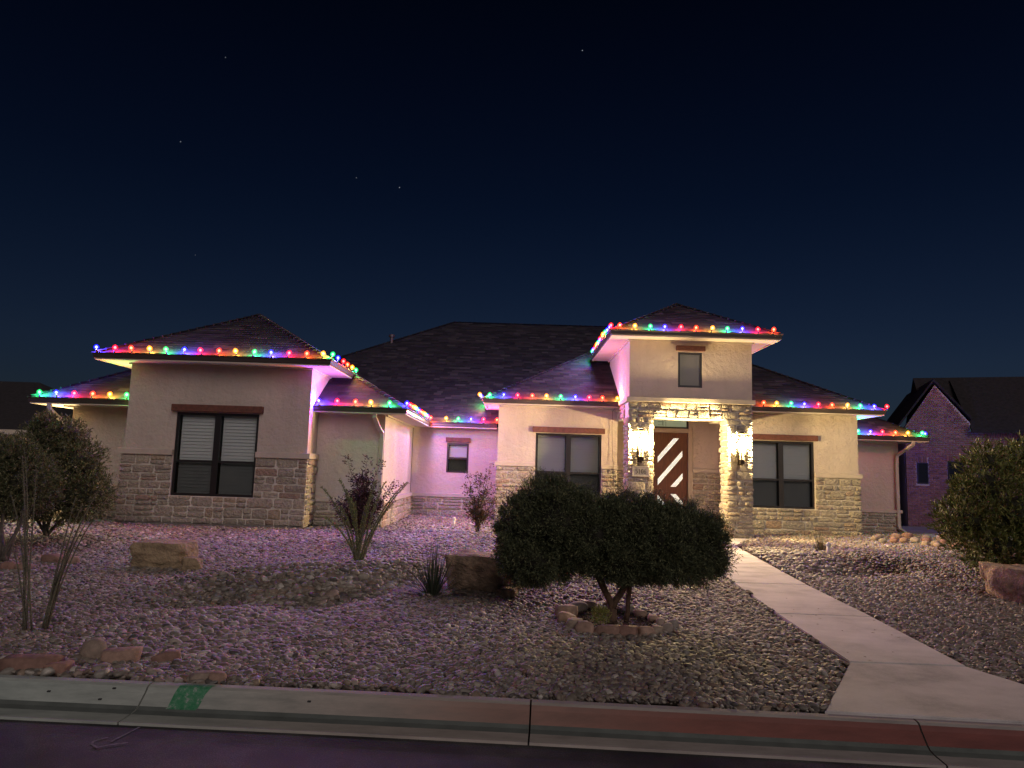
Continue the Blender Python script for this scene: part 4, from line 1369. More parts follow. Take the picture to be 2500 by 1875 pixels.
# ------------------------------------------------------------------ number plaque
pq = empty('house_number_plaque', (3.245, 17.68, 1.73)); tag(pq, 'pale stone plaque reading 5106 on the left porch column', 'plaque')
B().bevbox(3.045, 3.445, 17.655, 17.695, 1.615, 1.845, .012).build('plaque_body', M['plaque'], pq)
B().bevbox(3.03, 3.46, 17.645, 17.66, 1.60, 1.63, .006).bevbox(3.03, 3.46, 17.645, 17.66, 1.83, 1.86, .006).bevbox(3.03, 3.06, 17.645, 17.66, 1.63, 1.83, .006).bevbox(3.43, 3.46, 17.645, 17.66, 1.63, 1.83, .006).build('plaque_frame', M['plaque'], pq)
def digit(ch, x, z, h):
    """bold serif digits from swept strokes"""
    b = B(); w = h * .56; y = 17.650; t = h * .085
    def st(pts, r): b.tube([(x + px * w, y, z + pz * h) for px, pz in pts], [q * h for q in r], 6)
    if ch == '5':
        st([(.18, .97), (.85, .97)], [.07, .05]); st([(.2, .97), (.16, .56)], [.045, .045])
        st([(.16, .56), (.45, .64), (.78, .5), (.84, .28), (.6, .06), (.3, .02), (.12, .12)], [.03, .06, .085, .09, .07, .05, .06])
    if ch == '1':
        st([(.5, .98), (.5, .03)], [.085, .085]); st([(.26, .84), (.5, .97)], [.03, .06]); st([(.24, .02), (.76, .02)], [.03, .03])
    if ch == '0':
        p = [(.5 + .36 * math.sin(a), .5 + .48 * math.cos(a)) for a in [i * math.pi / 8 for i in range(17)]]
        st(p, [.035 + .055 * abs(math.sin(i * math.pi / 8)) for i in range(17)])
    if ch == '6':
        st([(.8, .96), (.45, .82), (.2, .5), (.17, .3)], [.03, .06, .08, .085])
        p = [(.5 + .33 * math.sin(a), .29 + .27 * math.cos(a)) for a in [i * math.pi / 8 for i in range(17)]]
        st(p, [.035 + .05 * abs(math.sin(i * math.pi / 8)) for i in range(17)])
    return b.build('digit', M['digits'], pq)
for i, ch in enumerate('5106'): digit(ch, 3.11 + i * .07, 1.675, .112)

# ------------------------------------------------------------------ strings of lights
BM = {}
def bulb_mesh(col):
    if col in BM: return BM[col]
    b = B().lathe([(.015, 0), (.040, .014), (.056, .044), (.052, .074), (.033, .100), (.007, .116)], n=12)
    me = D.meshes.new('bulb'); me.from_pydata(b.v, [], b.f); me.materials.append(M['bulb' + col]); me.update()
    me.polygons.foreach_set('use_smooth', [True] * len(me.polygons))
    BM[col] = me
    return me
sb_ = B().lathe([(.012, -.062), (.016, -.055), (.016, 0.0), (.012, .004)], n=8)
SOCK = D.meshes.new('socket'); SOCK.from_pydata(sb_.v, [], sb_.f); SOCK.materials.append(M['wire']); SOCK.update()
BL = {}
def bulb_light(c):
    if c not in BL:
        l = D.lights.new('bulb_light', 'POINT'); l.energy = BULB_W * BC[c][4]; l.color = BC[c][3]; l.shadow_soft_size = .02
        BL[c] = l
    return BL[c]
def light_string(label, pts, cols):
    """pts: bulb base positions"""
    o0 = Vector(pts[0])
    root = empty('light_string', o0); tag(root, label, 'string lights', 'coloured light strings clipped along the eaves')
    wp = []
    for i, p in enumerate(pts):
        p = Vector(p)
        wp.append(p + Vector((0, 0.005, -.045)))
        if i < len(pts) - 1:
            q = (p + Vector(pts[i + 1])) / 2; wp.append(q + Vector((random.uniform(-.03, .03), .0, -.052 + random.uniform(-.012, .012))))
    B().tube(wp, .005, 5).build('wire', M['wire'], root)
    for p, c in zip(pts, cols):
        b = D.objects.new('bulb', bulb_mesh(c)); COL.objects.link(b); b.parent = root
        b.location = Vector(p) - o0
        b.rotation_euler = (random.uniform(-.28, .28), random.uniform(-.28, .28), 0)
        b['label'] = 'glowing ' + BC[c][0] + ' bulb'
        s = D.objects.new('socket', SOCK); COL.objects.link(s); s.parent = b
        pl = D.objects.new('bulb_light', bulb_light(c)); COL.objects.link(pl); pl.parent = b; pl.location = (0, 0, .05)
def line(p, q, n, j=.012):
    p = Vector(p); q = Vector(q)
    return [tuple(p + (q - p) * (i / (n - 1)) + Vector((random.uniform(-j, j), random.uniform(-j, j) * .3, random.uniform(-j, j) * .4))) for i in range(n)]
CY = 'BROYG'
def cyc(start, n, rev=False):
    i = CY.index(start)
    return [CY[(i + (-k if rev else k)) % 5] for k in range(n)]
zL, zM, zR, zT = 3.915, 2.985, 3.575, 5.185
hz_ = 0.045
light_string('coloured light string on the tall left gable eave and its right return',
             line((-8.88, 14.998, zL + hz_), (-4.05, 14.998, zL + hz_), 14) + line((-3.86, 14.998, zL + hz_), (-3.86, 17.45, zL + .043), 6), cyc('B', 14) + ['G', 'B', 'R', 'O', 'Y', 'G'])
light_string('short light string of six bulbs on the lowest eave at the far left',
             line((-10.55, 15.822, zM + hz_), (-8.60, 15.822, zM + hz_), 6), ['G', 'B', 'R', 'O', 'Y', 'G'])
light_string('light string on the low eave left of the recess, turning back along its right side',
             line((-4.29, 15.822, zM + hz_), (-2.74, 15.822, zM + hz_), 5) + [(-2.345, 15.85, zM + hz_)] + line((-2.31, 16.2, zM + hz_), (-2.31, 20.3, zM + hz_), 12), ['B', 'R', 'O', 'Y', 'G', 'B'] + cyc('R', 12))
light_string('light string of five bulbs over the small recessed window',
             line((-1.87, 20.40, zM + hz_), (-0.42, 20.40, zM + hz_), 5), ['Y', 'G', 'B', 'R', 'O'])
light_string('light string on the eave between the recess and the porch tower',
             [(-.79, 21.3, zR + hz_), (-.79, 20.9, zR + hz_), (-.79, 20.5, zR + hz_), (-.79, 20.1, zR + hz_), (-.83, 19.6, zR + hz_), (-.86, 19.15, zR + hz_)] +
             line((-.60, 19.012, zR + hz_), (2.85, 19.012, zR + hz_), 10), ['G', 'O', 'R', 'B', 'B', 'Y'] + cyc('G', 10))
light_string('light string on the eave right of the porch tower',
             line((6.77, 19.012, zR + hz_), (9.78, 19.012, zR + hz_), 9) + [(10.14, 19.05, zR + hz_)], cyc('O', 9) + ['R'])
light_string('lowest light string at the far right corner above the downspout',
             line((9.98, 20.40, zM + hz_ - .01), (11.42, 20.40, zM + hz_ - .01), 5) + [(11.82, 20.40, zM + hz_), (12.12, 20.75, zM + hz_)], cyc('G', 5) + ['G', 'B'])
light_string('highest light string round the front and left eave of the porch tower',
             line((2.372, 21.1, zT + .043), (2.372, 17.45, zT + .043), 13) + [(2.38, 17.13, zT + .043)] + [(2.60, 17.122, zT + .043)] + line((2.965, 17.122, zT + .043), (6.375, 17.122, zT + .043), 10)
             , ['G', 'B', 'R', 'O', 'Y', 'G', 'B', 'R', 'O', 'Y', 'G', 'B', 'B'] + ['R', 'O'] + cyc('Y', 10))
# loose feed cord hanging down the wall beside the porch
cd = B().tube([(2.84, 19.0, 3.5), (2.83, 19.3, 3.42), (2.80, 19.53, 3.36), (2.79, 19.55, 2.9), (2.81, 19.53, 2.3), (2.83, 19.50, 1.9), (2.84, 19.47, 1.4), (2.85, 19.47, .8), (2.86, 19.45, .2)], .006, 5).build('extension_cord', M['cord'])
tag(cd, 'thin dark cord hanging from the eave down the wall left of the porch', 'cord')

# ------------------------------------------------------------------ rocks
def rock_mesh(name, dims, seed, mat, amp=0.12, freq=1.6, cuts=9, sub=3, round_=0.25, flat=False):
    bm = bmesh.new()
    bmesh.ops.create_cube(bm, size=1.0)
    bmesh.ops.subdivide_edges(bm, edges=list(bm.edges), cuts=2 ** sub - 1, use_grid_fill=True)
    r = random.Random(seed)
    off = Vector((r.uniform(-50, 50), r.uniform(-50, 50), r.uniform(-50, 50)))
    planes = []
    for _ in range(cuts):
        d = Vector((r.gauss(0, 1), r.gauss(0, 1), r.gauss(0, .7))).normalized()
        planes.append((d, r.uniform(.40, .58)))
    for v in bm.verts:
        p = v.co.copy()
        s = p.normalized() * 0.56
        p = p.lerp(s, round_)
        for d, h in planes:
            e = p.dot(d) - h
            if e > 0: p -= d * e * 0.9
        nn = noise.noise_vector(p * freq + off) * amp + noise.noise_vector(p * freq * 3.3 + off) * amp * .35 + noise.noise_vector(p * freq * 9 + off) * amp * .12
        p += nn
        v.co = Vector((p.x * dims[0], p.y * dims[1], p.z * dims[2]))
    me = D.meshes.new(name); bm.to_mesh(me); bm.free()
    me.materials.append(mat)
    me.polygons.foreach_set('use_smooth', [True] * len(me.polygons))
    return me
def rock(name, loc, dims, seed, mat, label, cat='rock', group=None, rz=0, rx=0, **kw):
    o = D.objects.new(name, rock_mesh(name, dims, seed, mat, **kw)); COL.objects.link(o)
    o.location = loc; o.rotation_euler = (rx, 0, rz)
    tag(o, label, cat, group)
    return o
M['boulder_l'] = plain('left_boulder_sandstone', (0.30, 0.22, 0.13), 0.92, var=0.4, vs=5.5, bs=1.0, bscale=7, bd=0.08)
rock('boulder', (-4.80, 10.25, 0.36), (0.78, 0.60, 0.36), 5, M['boulder_l'], 'flat-topped tan boulder in the gravel in front of the left wing', 'boulder', rz=.12, sub=4, amp=.10, round_=.12, cuts=3)
rock('boulder_chip', (-4.33, 10.02, 0.26), (0.26, 0.24, 0.18), 15, M['boulder_l'], 'small broken lump of stone at the right foot of the left boulder', 'rock', rz=.4, amp=.16)
rock('boulder', (-0.28, 9.15, 0.36), (0.84, 0.62, 0.52), 9, M['sandstone'], 'brown sandstone block half hidden behind the clipped juniper', 'boulder', rz=-.22, sub=4, amp=.08, round_=.08, cuts=2)
rock('flat_stone', (0.0, 8.68, 0.235), (0.32, 0.22, 0.13), 19, M['sandstone'], 'small flat slab lying at the foot of the brown sandstone block', 'rock', rz=-.3)
rock('boulder', (7.25, 9.7, 0.34), (1.30, 0.85, 0.54), 14, M['sandstone'], 'rugged brown boulder at the right edge below the leafy shrub', 'boulder', rz=.15, sub=4, amp=.13, round_=.12, cuts=5)

# ring of stones round the juniper
RING = [(0.66, 7.80, .20, .20, .15), (0.64, 7.50, .15, .20, .14), (0.68, 7.25, .17, .15, .13), (0.79, 7.11, .20, .14, .13), (0.98, 7.04, .26, .13, .12), (1.18, 7.00, .20, .13, .13),
        (1.36, 7.06, .17, .12, .11), (1.49, 7.14, .13, .12, .09), (1.60, 7.24, .12, .13, .11), (1.69, 7.38, .12, .13, .11), (1.60, 7.52, .14, .10, .09), (1.56, 7.72, .14, .11, .08),
        (1.47, 7.98, .16, .12, .08), (1.38, 8.22, .14, .12, .09), (1.20, 8.42, .16, .12, .09), (0.97, 8.38, .15, .12, .09), (0.80, 8.14, .24, .17, .12)]
RL = ['thick pale stone at the back left of the ring round the juniper', 'upright pale stone at the left end of the ring round the juniper', 'narrow tan stone, front left of the juniper ring', 'wedge shaped tan stone left of the long front slab in the juniper ring',
      'long thin brown slab at the front left of the juniper ring', 'square reddish block at the very front of the juniper ring', 'low brown stone just right of the square reddish front block', 'small yellowish stone at the front right of the juniper ring',
      'round pinkish cobble at the right of the juniper ring', 'round tan cobble furthest right in the juniper ring', 'purplish round cobble behind the two right hand cobbles', 'grey cobble on the right side of the juniper ring',
      'low grey stone at the back right of the juniper ring', 'dark stone at the back of the ring right of the thin trunk', 'reddish stone behind the juniper trunks', 'small stone at the back of the ring behind the yellow weed', 'large round brown stone at the back left of the juniper ring']
for i, ((x, y, a, b_, c), lb) in enumerate(zip(RING, RL)):
    ang = math.atan2(y - 7.7, x - 1.15)
    rock('ring_stone', (x, y, float(terr(x, y)) + c * .22), (a * 1.0, b_ * 0.95, c * 1.0), 100 + i, M['rock_red'] if i in (3, 4, 5, 6, 14) else M['rock_tan'], lb, 'stone', 'stones ringed round the juniper', rz=ang + math.pi / 2 if a > b_ * 1.15 else random.uniform(0, 3), sub=2, amp=.10, round_=.25 if i < 8 else .8, cuts=4)
# mulch disc
mb = B()
for _ in range(700):
    a = random.uniform(0, 6.283); r_ = math.sqrt(random.random())
    x = 1.15 + math.cos(a) * r_ * .47; y = 7.72 + math.sin(a) * r_ * .66
    z = float(terr(x, y)) + random.uniform(-.015, .012)
    l, w, t = random.uniform(.02, .05), random.uniform(.006, .014), .005
    e = Euler((random.uniform(-.5, .5), random.uniform(-.5, .5), random.uniform(0, 3.1))).to_matrix()
    vs = [e @ Vector(v) + Vector((x, y, z)) for v in [(-l / 2, -w / 2, 0), (l / 2, -w / 2, 0), (l / 2, w / 2, 0), (-l / 2, w / 2, 0), (0, 0, t * 2)]]
    mb.add(vs, [(0, 1, 4), (1, 2, 4), (2, 3, 4), (3, 0, 4), (3, 2, 1, 0)])
tag(mb.build('mulch', M['mulch']), 'dark bark mulch inside the stone ring under the juniper', 'mulch', kind='stuff')

# cobble pile by the right downspout
r_ = random.Random(4)
PILE = [(9.45, 18.25, .17), (9.72, 18.6, .19), (9.95, 18.35, .15), (10.25, 18.75, .22), (10.62, 18.9, .25), (11.0, 18.7, .21), (11.30, 18.45, .30), (9.35, 17.7, .14), (9.65, 17.75, .16), (9.95, 17.85, .18),
        (10.3, 18.0, .18), (10.65, 18.1, .17), (10.95, 17.9, .15), (11.2, 17.6, .22), (10.1, 17.2, .16), (10.4, 17.3, .17), (10.75, 17.25, .16), (11.05, 17.0, .2), (10.5, 16.7, .17), (10.8, 16.6, .18), (10.2, 16.9, .15), (11.25, 17.2, .16)]
ORD = ['first', 'second', 'third', 'fourth', 'fifth', 'sixth', 'seventh', 'eighth', 'ninth']
def pile_label(i):
    x, y, s = PILE[i]
    rowf = lambda yy: 'back' if yy > 18.1 else ('middle' if yy > 17.35 else 'front')
    rw = sorted([p for p in PILE if rowf(p[1]) == rowf(y)])
    return '%s cobble from the left in the %s row of the heap below the right downspout' % (ORD[rw.index((x, y, s))], rowf(y))
for i, (x, y, s) in enumerate(PILE):
    rock('cobble', (x - .25, y - .2, .2 + s * .25), (s * 1.15, s, s * .8), 200 + i, M['rock_tan'] if r_.random() < .6 else M['rock_red'],
         pile_label(i), 'cobble', 'rounded cobbles heaped below the right downspout', rz=r_.uniform(0, 3), sub=2, round_=.95, amp=.06, cuts=1)
# stones at the lower left by the kerb
for i, (x, y, a, b_, c, mt_, rd, lb) in enumerate([(-3.46, 5.42, .36, .22, .10, 'rock_red', .2, 'broad flat reddish slab by the kerb at the lower left corner'),
                                          (-3.22, 5.36, .16, .12, .08, 'rock_red', .2, 'small brown slab just right of the broad flat reddish slab'),
                                          (-3.20, 5.78, .20, .18, .16, 'rock_tan', .9, 'pale egg-shaped cobble behind the kerb at the lower left'),
                                          (-2.93, 5.66, .26, .14, .12, 'rock_red', .15, 'blocky reddish stone right of the pale egg-shaped cobble'),
                                          (-2.62, 5.74, .20, .12, .10, 'rock_red', .3, 'pink tinted stone furthest right of the blocky stones behind the kerb'),
                                          (-2.14, 5.27, .18, .12, .06, 'rock_tan', .4, 'flat tan stone touching the kerb beside the green paint'),
                                          (-2.02, 5.25, .12, .10, .07, 'rock_red', .7, 'pink cobble touching the kerb just right of the green paint'),
                                          (-6.44, 9.45, .22, .16, .12, 'rock_red', .8, 'leftmost reddish cobble at the foot of the left tree'),
                                          (-6.22, 9.40, .24, .15, .11, 'rock_red', .8, 'reddish cobble just right of the leftmost one under the left tree'),
                                          (-6.32, 10.15, .30, .22, .14, 'rock_red', .8, 'pinkish rounded stone behind the bare ocotillo'),
                                          (-6.02, 10.05, .22, .18, .12, 'rock_red', .8, 'smaller pinkish stone right beside the pinkish rounded one')]):
    rock('loose_stone', (x, y, float(terr(x, y)) + c * .28), (a, b_, c * 1.2), 300 + i, M[mt_], lb, 'stone', rz=random.uniform(-.4, .4), sub=2, amp=.09, round_=rd, cuts=4)
# two white stand pipes
for (x, y, lb) in ((-1.30, 17.4, 'short white plastic standpipe in the gravel below the small window'), (5.98, 13.45, 'short white plastic standpipe in the gravel right of the walkway')):
    z = float(terr(x, y))
    t = empty('standpipe', (x, y, z)); tag(t, lb, 'pipe', 'white plastic standpipes in the gravel')
    B().lathe([(.035, -.05), (.035, .17)], (x, y, z), 12).build('pipe', M['white_pvc'], t, True)
    B().lathe([(.046, 0), (.046, .05), (.030, .055), (.030, .075)], (x, y, z + .15), 12).build('cap', M['white_pvc'], t)

# ------------------------------------------------------------------ foliage
def unit(v): return v / np.maximum(1e-9, np.linalg.norm(v, axis=1, keepdims=True))
def diamonds(P, Dr, L, Wd, tilt=None):
    """leaf quads with base P, direction Dr (unit), lengths L, widths Wd"""
    n = len(P)
    rnd = unit(RNG.normal(size=(n, 3)))
    S = unit(np.cross(Dr, rnd))
    Nn = np.cross(Dr, S)
    L = L[:, None]; Wd = Wd[:, None]
    a = P; b = P + Dr * L * .5 + S * Wd / 2 + Nn * L * .06; c = P + Dr * L; d = P + Dr * L * .5 - S * Wd / 2 + Nn * L * .06
    V = np.stack([a, b, c, d], 1).reshape(-1, 3)
    F = np.arange(n * 4).reshape(n, 4)
    return V, F
def lobe_points(lobes, n, shell=(0.72, 1.03)):
    """points in the outer shell of ellipsoid lobes; rejects those deep inside another lobe"""
    vol = np.array([(l[3] * l[4] + l[4] * l[5] + l[3] * l[5]) for l in lobes]); vol = vol / vol.sum()
    C = np.array([l[:3] for l in lobes]); Rr = np.array([l[3:6] for l in lobes])
    P = []; Nn = []
    tot = 0
    while tot < n:
        k = RNG.choice(len(lobes), size=n, p=vol)
        d = unit(RNG.normal(size=(n, 3)))
        # lumpy surface
        lump = 1 + .10 * np.sin(d[:, 0] * 7 + k * 2.1) * np.sin(d[:, 1] * 6 + k) * np.cos(d[:, 2] * 8 + 1.3 * k) + .06 * np.sin(d[:, 0] * 19 + d[:, 2] * 17 + k)
        r = RNG.uniform(*shell, size=n) * lump
        p = C[k] + d * Rr[k] * r[:, None]
        keep = np.ones(n, bool)
        for j in range(len(lobes)):
            q = (((p - C[j]) / Rr[j]) ** 2).sum(1)
            keep &= ~((q < 0.45) & (k != j))
        P.append(p[keep]); Nn.append(unit(d / Rr[k])[keep]); tot += keep.sum()
    return np.concatenate(P)[:n], np.concatenate(Nn)[:n]
def sprigs(P, Nn, per, L, Wd, up=.3, spread=.55):
    n = len(P)
    Pp = np.repeat(P, per, 0); Np = np.repeat(Nn, per, 0)
    main = unit(Nn + np.array([0, 0, up]) + RNG.normal(size=(n, 3)) * .35)
    Mp = np.repeat(main, per, 0)
    d = unit(Mp + RNG.normal(size=(n * per, 3)) * spread)
    along = np.tile(np.linspace(0, 1, per), n)[:, None]
    Pp = Pp + Mp * along * L[1] * .9
    ls = RNG.uniform(L[0], L[1], n * per); ws = RNG.uniform(Wd[0], Wd[1], n * per)
    return diamonds(Pp, d, ls, ws)
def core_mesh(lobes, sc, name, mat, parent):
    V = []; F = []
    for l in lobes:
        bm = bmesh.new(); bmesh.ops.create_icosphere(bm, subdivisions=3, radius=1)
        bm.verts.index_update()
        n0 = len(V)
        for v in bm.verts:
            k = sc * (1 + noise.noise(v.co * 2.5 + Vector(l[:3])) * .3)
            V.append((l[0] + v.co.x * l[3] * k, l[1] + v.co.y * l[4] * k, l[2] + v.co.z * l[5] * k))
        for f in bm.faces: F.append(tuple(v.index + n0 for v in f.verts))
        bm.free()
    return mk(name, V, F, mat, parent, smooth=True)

# --- the clipped juniper in the middle
def gx(cx): return (1200 + .2712 * cx - 1250) / 1733 * 7.65
def gz(cy, cx=1000): return 1.70 - (1140 + .2712 * cy - 1153) * .00449 + max(0, (cy - 600) / 500) * .05 - .03
def lob(cx, cy, rx, ry, dy=0.0, dep=.5):
    s = .2712 / 1733 * 7.65
    return (gx(cx), 7.65 + dy, gz(cy), rx * s, dep, ry * s)
lobes = [lob(600, 440, 330, 340, 0, .46), lob(340, 520, 215, 270, .05, .40), lob(900, 560, 300, 300, 0, .50), lob(1280, 500, 270, 270, .0, .46), lob(1180, 720, 420, 240, .0, .50),
         lob(1740, 580, 280, 270, .05, .42), lob(1930, 660, 190, 270, .05, .36), lob(450, 800, 300, 190, 0, .40), lob(790, 740, 260, 130, .05, .40), lob(1590, 830, 320, 150, .05, .42), lob(1500, 620, 280, 260, 0, .50),
         lob(2010, 820, 90, 90, .05, .2), lob(230, 700, 120, 230, .05, .3), lob(420, 930, 150, 90, -.05, .22), lob(1330, 880, 230, 110, 0, .35), lob(1060, 470, 210, 220, 0, .42), lob(1560, 540, 170, 220, 0, .4), lob(560, 250, 150, 130, 0, .25), lob(1420, 400, 110, 90, 0, .2)]
tr = empty('juniper_tree', (1.12, 7.62, .16)); tag(tr, 'clipped cloud-shaped juniper on short bare trunks inside a ring of stones', 'juniper')
P, Nn = lobe_points(lobes, 22000, (0.72, 1.02))
V, F = sprigs(P, Nn, 5, (.018, .048), (.004, .010), up=.25)
# small tufts that break the outline
tc_, tn_ = lobe_points(lobes, 620, (.96, 1.10))
tl = [(p[0], p[1], p[2], a, a, a * .8) for p, a in zip(tc_, RNG.uniform(.03, .13, len(tc_)))]
Pt = np.concatenate([np.array(t[:3]) + unit(RNG.normal(size=(70, 3))) * t[3] * RNG.uniform(.2, 1.1, (70, 1)) for t in tl])
Nt = np.repeat(tn_, 70, 0)
V2, F2 = sprigs(Pt, Nt, 3, (.018, .045), (.004, .009), up=.5)
F = np.concatenate([F, F2 + len(V)]); V = np.concatenate([V, V2])
mknp('crown', V, F, M['juniper'], tr)
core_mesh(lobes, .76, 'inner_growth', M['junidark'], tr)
tk = B()
tk.tube([(1.12, 7.63, .10), (1.118, 7.64, .20), (1.118, 7.65, .32), (1.09, 7.64, .37), (1.052, 7.65, .44), (1.01, 7.65, .52), (.96, 7.66, .62), (.85, 7.66, .85)], [.060, .052, .048, .036, .034, .036, .032, .02], 9)
tk.tube([(1.12, 7.64, .28), (1.15, 7.64, .36), (1.20, 7.65, .43), (1.26, 7.66, .52), (1.36, 7.68, .68), (1.5, 7.7, .9)], [.042, .036, .034, .036, .03, .02], 9)
tk.tube([(1.285, 7.76, .12), (1.30, 7.76, .25), (1.305, 7.75, .40), (1.33, 7.72, .58), (1.4, 7.7, .75)], [.030, .026, .027, .024, .02], 8)
tk.build('trunk', M['bark'], tr, True)

# --- weed in the ring
tr = empty('weed', (.98, 7.52, .16)); tag(tr, 'tiny yellow-green weed left of the juniper trunk inside the ring', 'weed')
P, Nn = lobe_points([(.985, 7.52, .24, .085, .08, .08)], 500, (.3, 1.05))
V, F = sprigs(P, Nn, 3, (.012, .028), (.004, .009), up=.5)
mknp('leaves', V, F, M['weed'], tr)

def branches(b, base, tips, r0=.03, r1=.008, seed=0, n=6):
    r = random.Random(seed)
    for t in tips:
        p0 = Vector(base) + Vector((r.uniform(-.05, .05), r.uniform(-.05, .05), 0)); p1 = Vector(t)
        mid = p0.lerp(p1, .5) + Vector((r.uniform(-.08, .08), r.uniform(-.08, .08), r.uniform(0, .1)))
        pts = []
        for i in range(n + 1):
            u = i / n
            pts.append(p0 * (1 - u) ** 2 + mid * 2 * u * (1 - u) + p1 * u * u + Vector((r.uniform(-.008, .008), r.uniform(-.008, .008), 0)))
        b.tube(pts, [r0 + (r1 - r0) * i / n for i in range(n + 1)], 6)

# --- shrub/trees of leafy twigs
def leafy(name, label, cat, lobes, nspr, leafm, base, tips, L=(.03, .07), Wd=(.010, .020), per=6, up=.35, core=None, bark='barkgrey', r0=.035, shell=(.55, 1.08), spread=.55, coremat='junidark', group=None):
    t = empty(name, base); tag(t, label, cat, group)
    P, Nn = lobe_points(lobes, nspr, shell)
    V, F = sprigs(P, Nn, per, L, Wd, up=up, spread=spread)
    mknp('crown', V, F, M[leafm], t)
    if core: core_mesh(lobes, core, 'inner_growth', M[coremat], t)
    b = B(); branches(b, base, tips, r0, .006, seed=len(label))
    b.build('trunk', M[bark], t, True)
    return t
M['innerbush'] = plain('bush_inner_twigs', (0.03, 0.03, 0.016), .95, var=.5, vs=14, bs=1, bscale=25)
leafy('left_tree', 'small multi-stemmed tree with dark green leaves at the left edge', 'tree',
      [(-7.35, 10.3, 1.50, .62, .55, .42), (-6.85, 10.2, 1.30, .38, .4, .36), (-7.15, 10.3, 1.10, .62, .5, .28), (-6.98, 10.2, 1.62, .20, .2, .24), (-7.6, 10.2, 1.75, .3, .3, .3)],
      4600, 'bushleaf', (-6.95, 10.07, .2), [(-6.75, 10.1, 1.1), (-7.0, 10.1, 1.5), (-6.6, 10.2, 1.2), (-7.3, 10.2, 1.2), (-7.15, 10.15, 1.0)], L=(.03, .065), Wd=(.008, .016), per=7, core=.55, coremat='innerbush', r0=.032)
leafy('round_shrub', 'large rounded grey-green shrub against the far left wall of the house', 'shrub',
      [(-8.30, 12.9, 1.45, .78, .6, .62), (-8.00, 12.9, 1.0, .85, .6, .50), (-8.35, 12.9, 1.92, .42, .4, .40), (-8.45, 12.9, 2.22, .18, .2, .22), (-7.75, 12.9, 1.55, .40, .4, .44), (-7.62, 12.9, 1.0, .46, .4, .42), (-8.6, 12.8, .8, .45, .4, .35), (-8.0, 12.9, 2.05, .3, .3, .28)],
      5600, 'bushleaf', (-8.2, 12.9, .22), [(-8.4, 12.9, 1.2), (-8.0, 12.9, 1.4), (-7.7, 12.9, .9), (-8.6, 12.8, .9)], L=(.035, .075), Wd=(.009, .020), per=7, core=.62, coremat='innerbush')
RB_ = leafy('leafy_shrub', 'tall olive-green shrub at the right edge above the rugged boulder', 'shrub',
      [(7.55, 11.0, 1.35, .75, .6, .62), (7.15, 11.0, 1.75, .35, .35, .50), (7.15, 11.0, 2.13, .20, .2, .26), (7.95, 11.0, 1.95, .42, .4, .42), (6.85, 11.0, 1.20, .42, .35, .32), (7.25, 11.0, .85, .60, .5, .30), (6.65, 11.0, 1.32, .22, .2, .14),
       (8.1, 11.0, 1.0, .7, .5, .5), (7.75, 11.0, 2.2, .22, .22, .24), (7.45, 11.0, .62, .45, .4, .2), (6.8, 11.0, 1.68, .2, .2, .1)],
      3600, 'oleander', (7.6, 11.1, .18), [(7.3, 11, 1.2), (7.8, 11, 1.3), (7.1, 11, .9), (8.1, 11, 1.2)], L=(.05, .11), Wd=(.012, .026), per=8, up=.7, core=.45, coremat='innerbush', shell=(.45, 1.28), spread=.42)
RB_.location.x += .22; RB_.location.z -= .10

# sparse upright shrubs: leaves along shoots
def shoots(name, label, cat, base, tips, leafm, nleaf=60, L=(.03, .06), Wd=(.014, .026), bark='barkgrey', r0=.010, start=.25, side=.5, bend=.12, group=None, rad=.03, twigs=0):
    t = empty(name, base); tag(t, label, cat, group)
    b = B(); Pl = []; Dl = []
    r = random.Random(len(label))
    for tp in tips:
        p0 = Vector(base) + Vector((r.uniform(-.04, .04), r.uniform(-.04, .04), 0)); p1 = Vector(tp)
        mid = p0.lerp(p1, .55); mid += Vector(((p0.x - p1.x) * bend * 2, r.uniform(-.05, .05), .12 * (p1 - p0).length))
        n = 9; pts = []
        for i in range(n + 1):
            u = i / n; pts.append(p0 * (1 - u) ** 2 + mid * 2 * u * (1 - u) + p1 * u * u)
        b.tube(pts, [r0 * (1 - .75 * i / n) for i in range(n + 1)], 5)
        allp = [(pts, nleaf, start)]
        for _ in range(twigs):
            u = r.uniform(.2, .8); i = int(u * n)
            q0 = pts[i]; q1 = q0 + Vector((r.uniform(-.28, .28), r.uniform(-.2, .2), r.uniform(.08, .3)))
            tw_ = [q0.lerp(q1, k / 4) for k in range(5)]
            b.tube(tw_, [r0 * .4, r0 * .35, r0 * .3, r0 * .2, r0 * .12], 4)
            allp.append((tw_, nleaf // 3, .2))
        for pp, nl, st in allp:
            m_ = len(pp) - 1
            for _ in range(nl):
                u = st + (1 - st) * r.random(); f = u * m_; i = min(m_ - 1, int(f)); q = pp[i].lerp(pp[i + 1], f - i)
                ax = (pp[i + 1] - pp[i]).normalized()
                d = Vector((r.gauss(0, 1), r.gauss(0, 1), r.gauss(0, .6))); d = (d - ax * d.dot(ax)).normalized()
                dd = (ax * (1 - side) + d * side + Vector((0, 0, .1))).normalized()
                Pl.append(tuple(q + d * r.uniform(0, rad))); Dl.append(tuple(dd))
    b.build('stem', M[bark], t, True)
    Pl = np.array(Pl); Dl = np.array(Dl)
    V, F = diamonds(Pl, Dl, RNG.uniform(*L, len(Pl)), RNG.uniform(*Wd, len(Pl)))
    mknp('leaves', V, F, M[leafm], t)
    return t
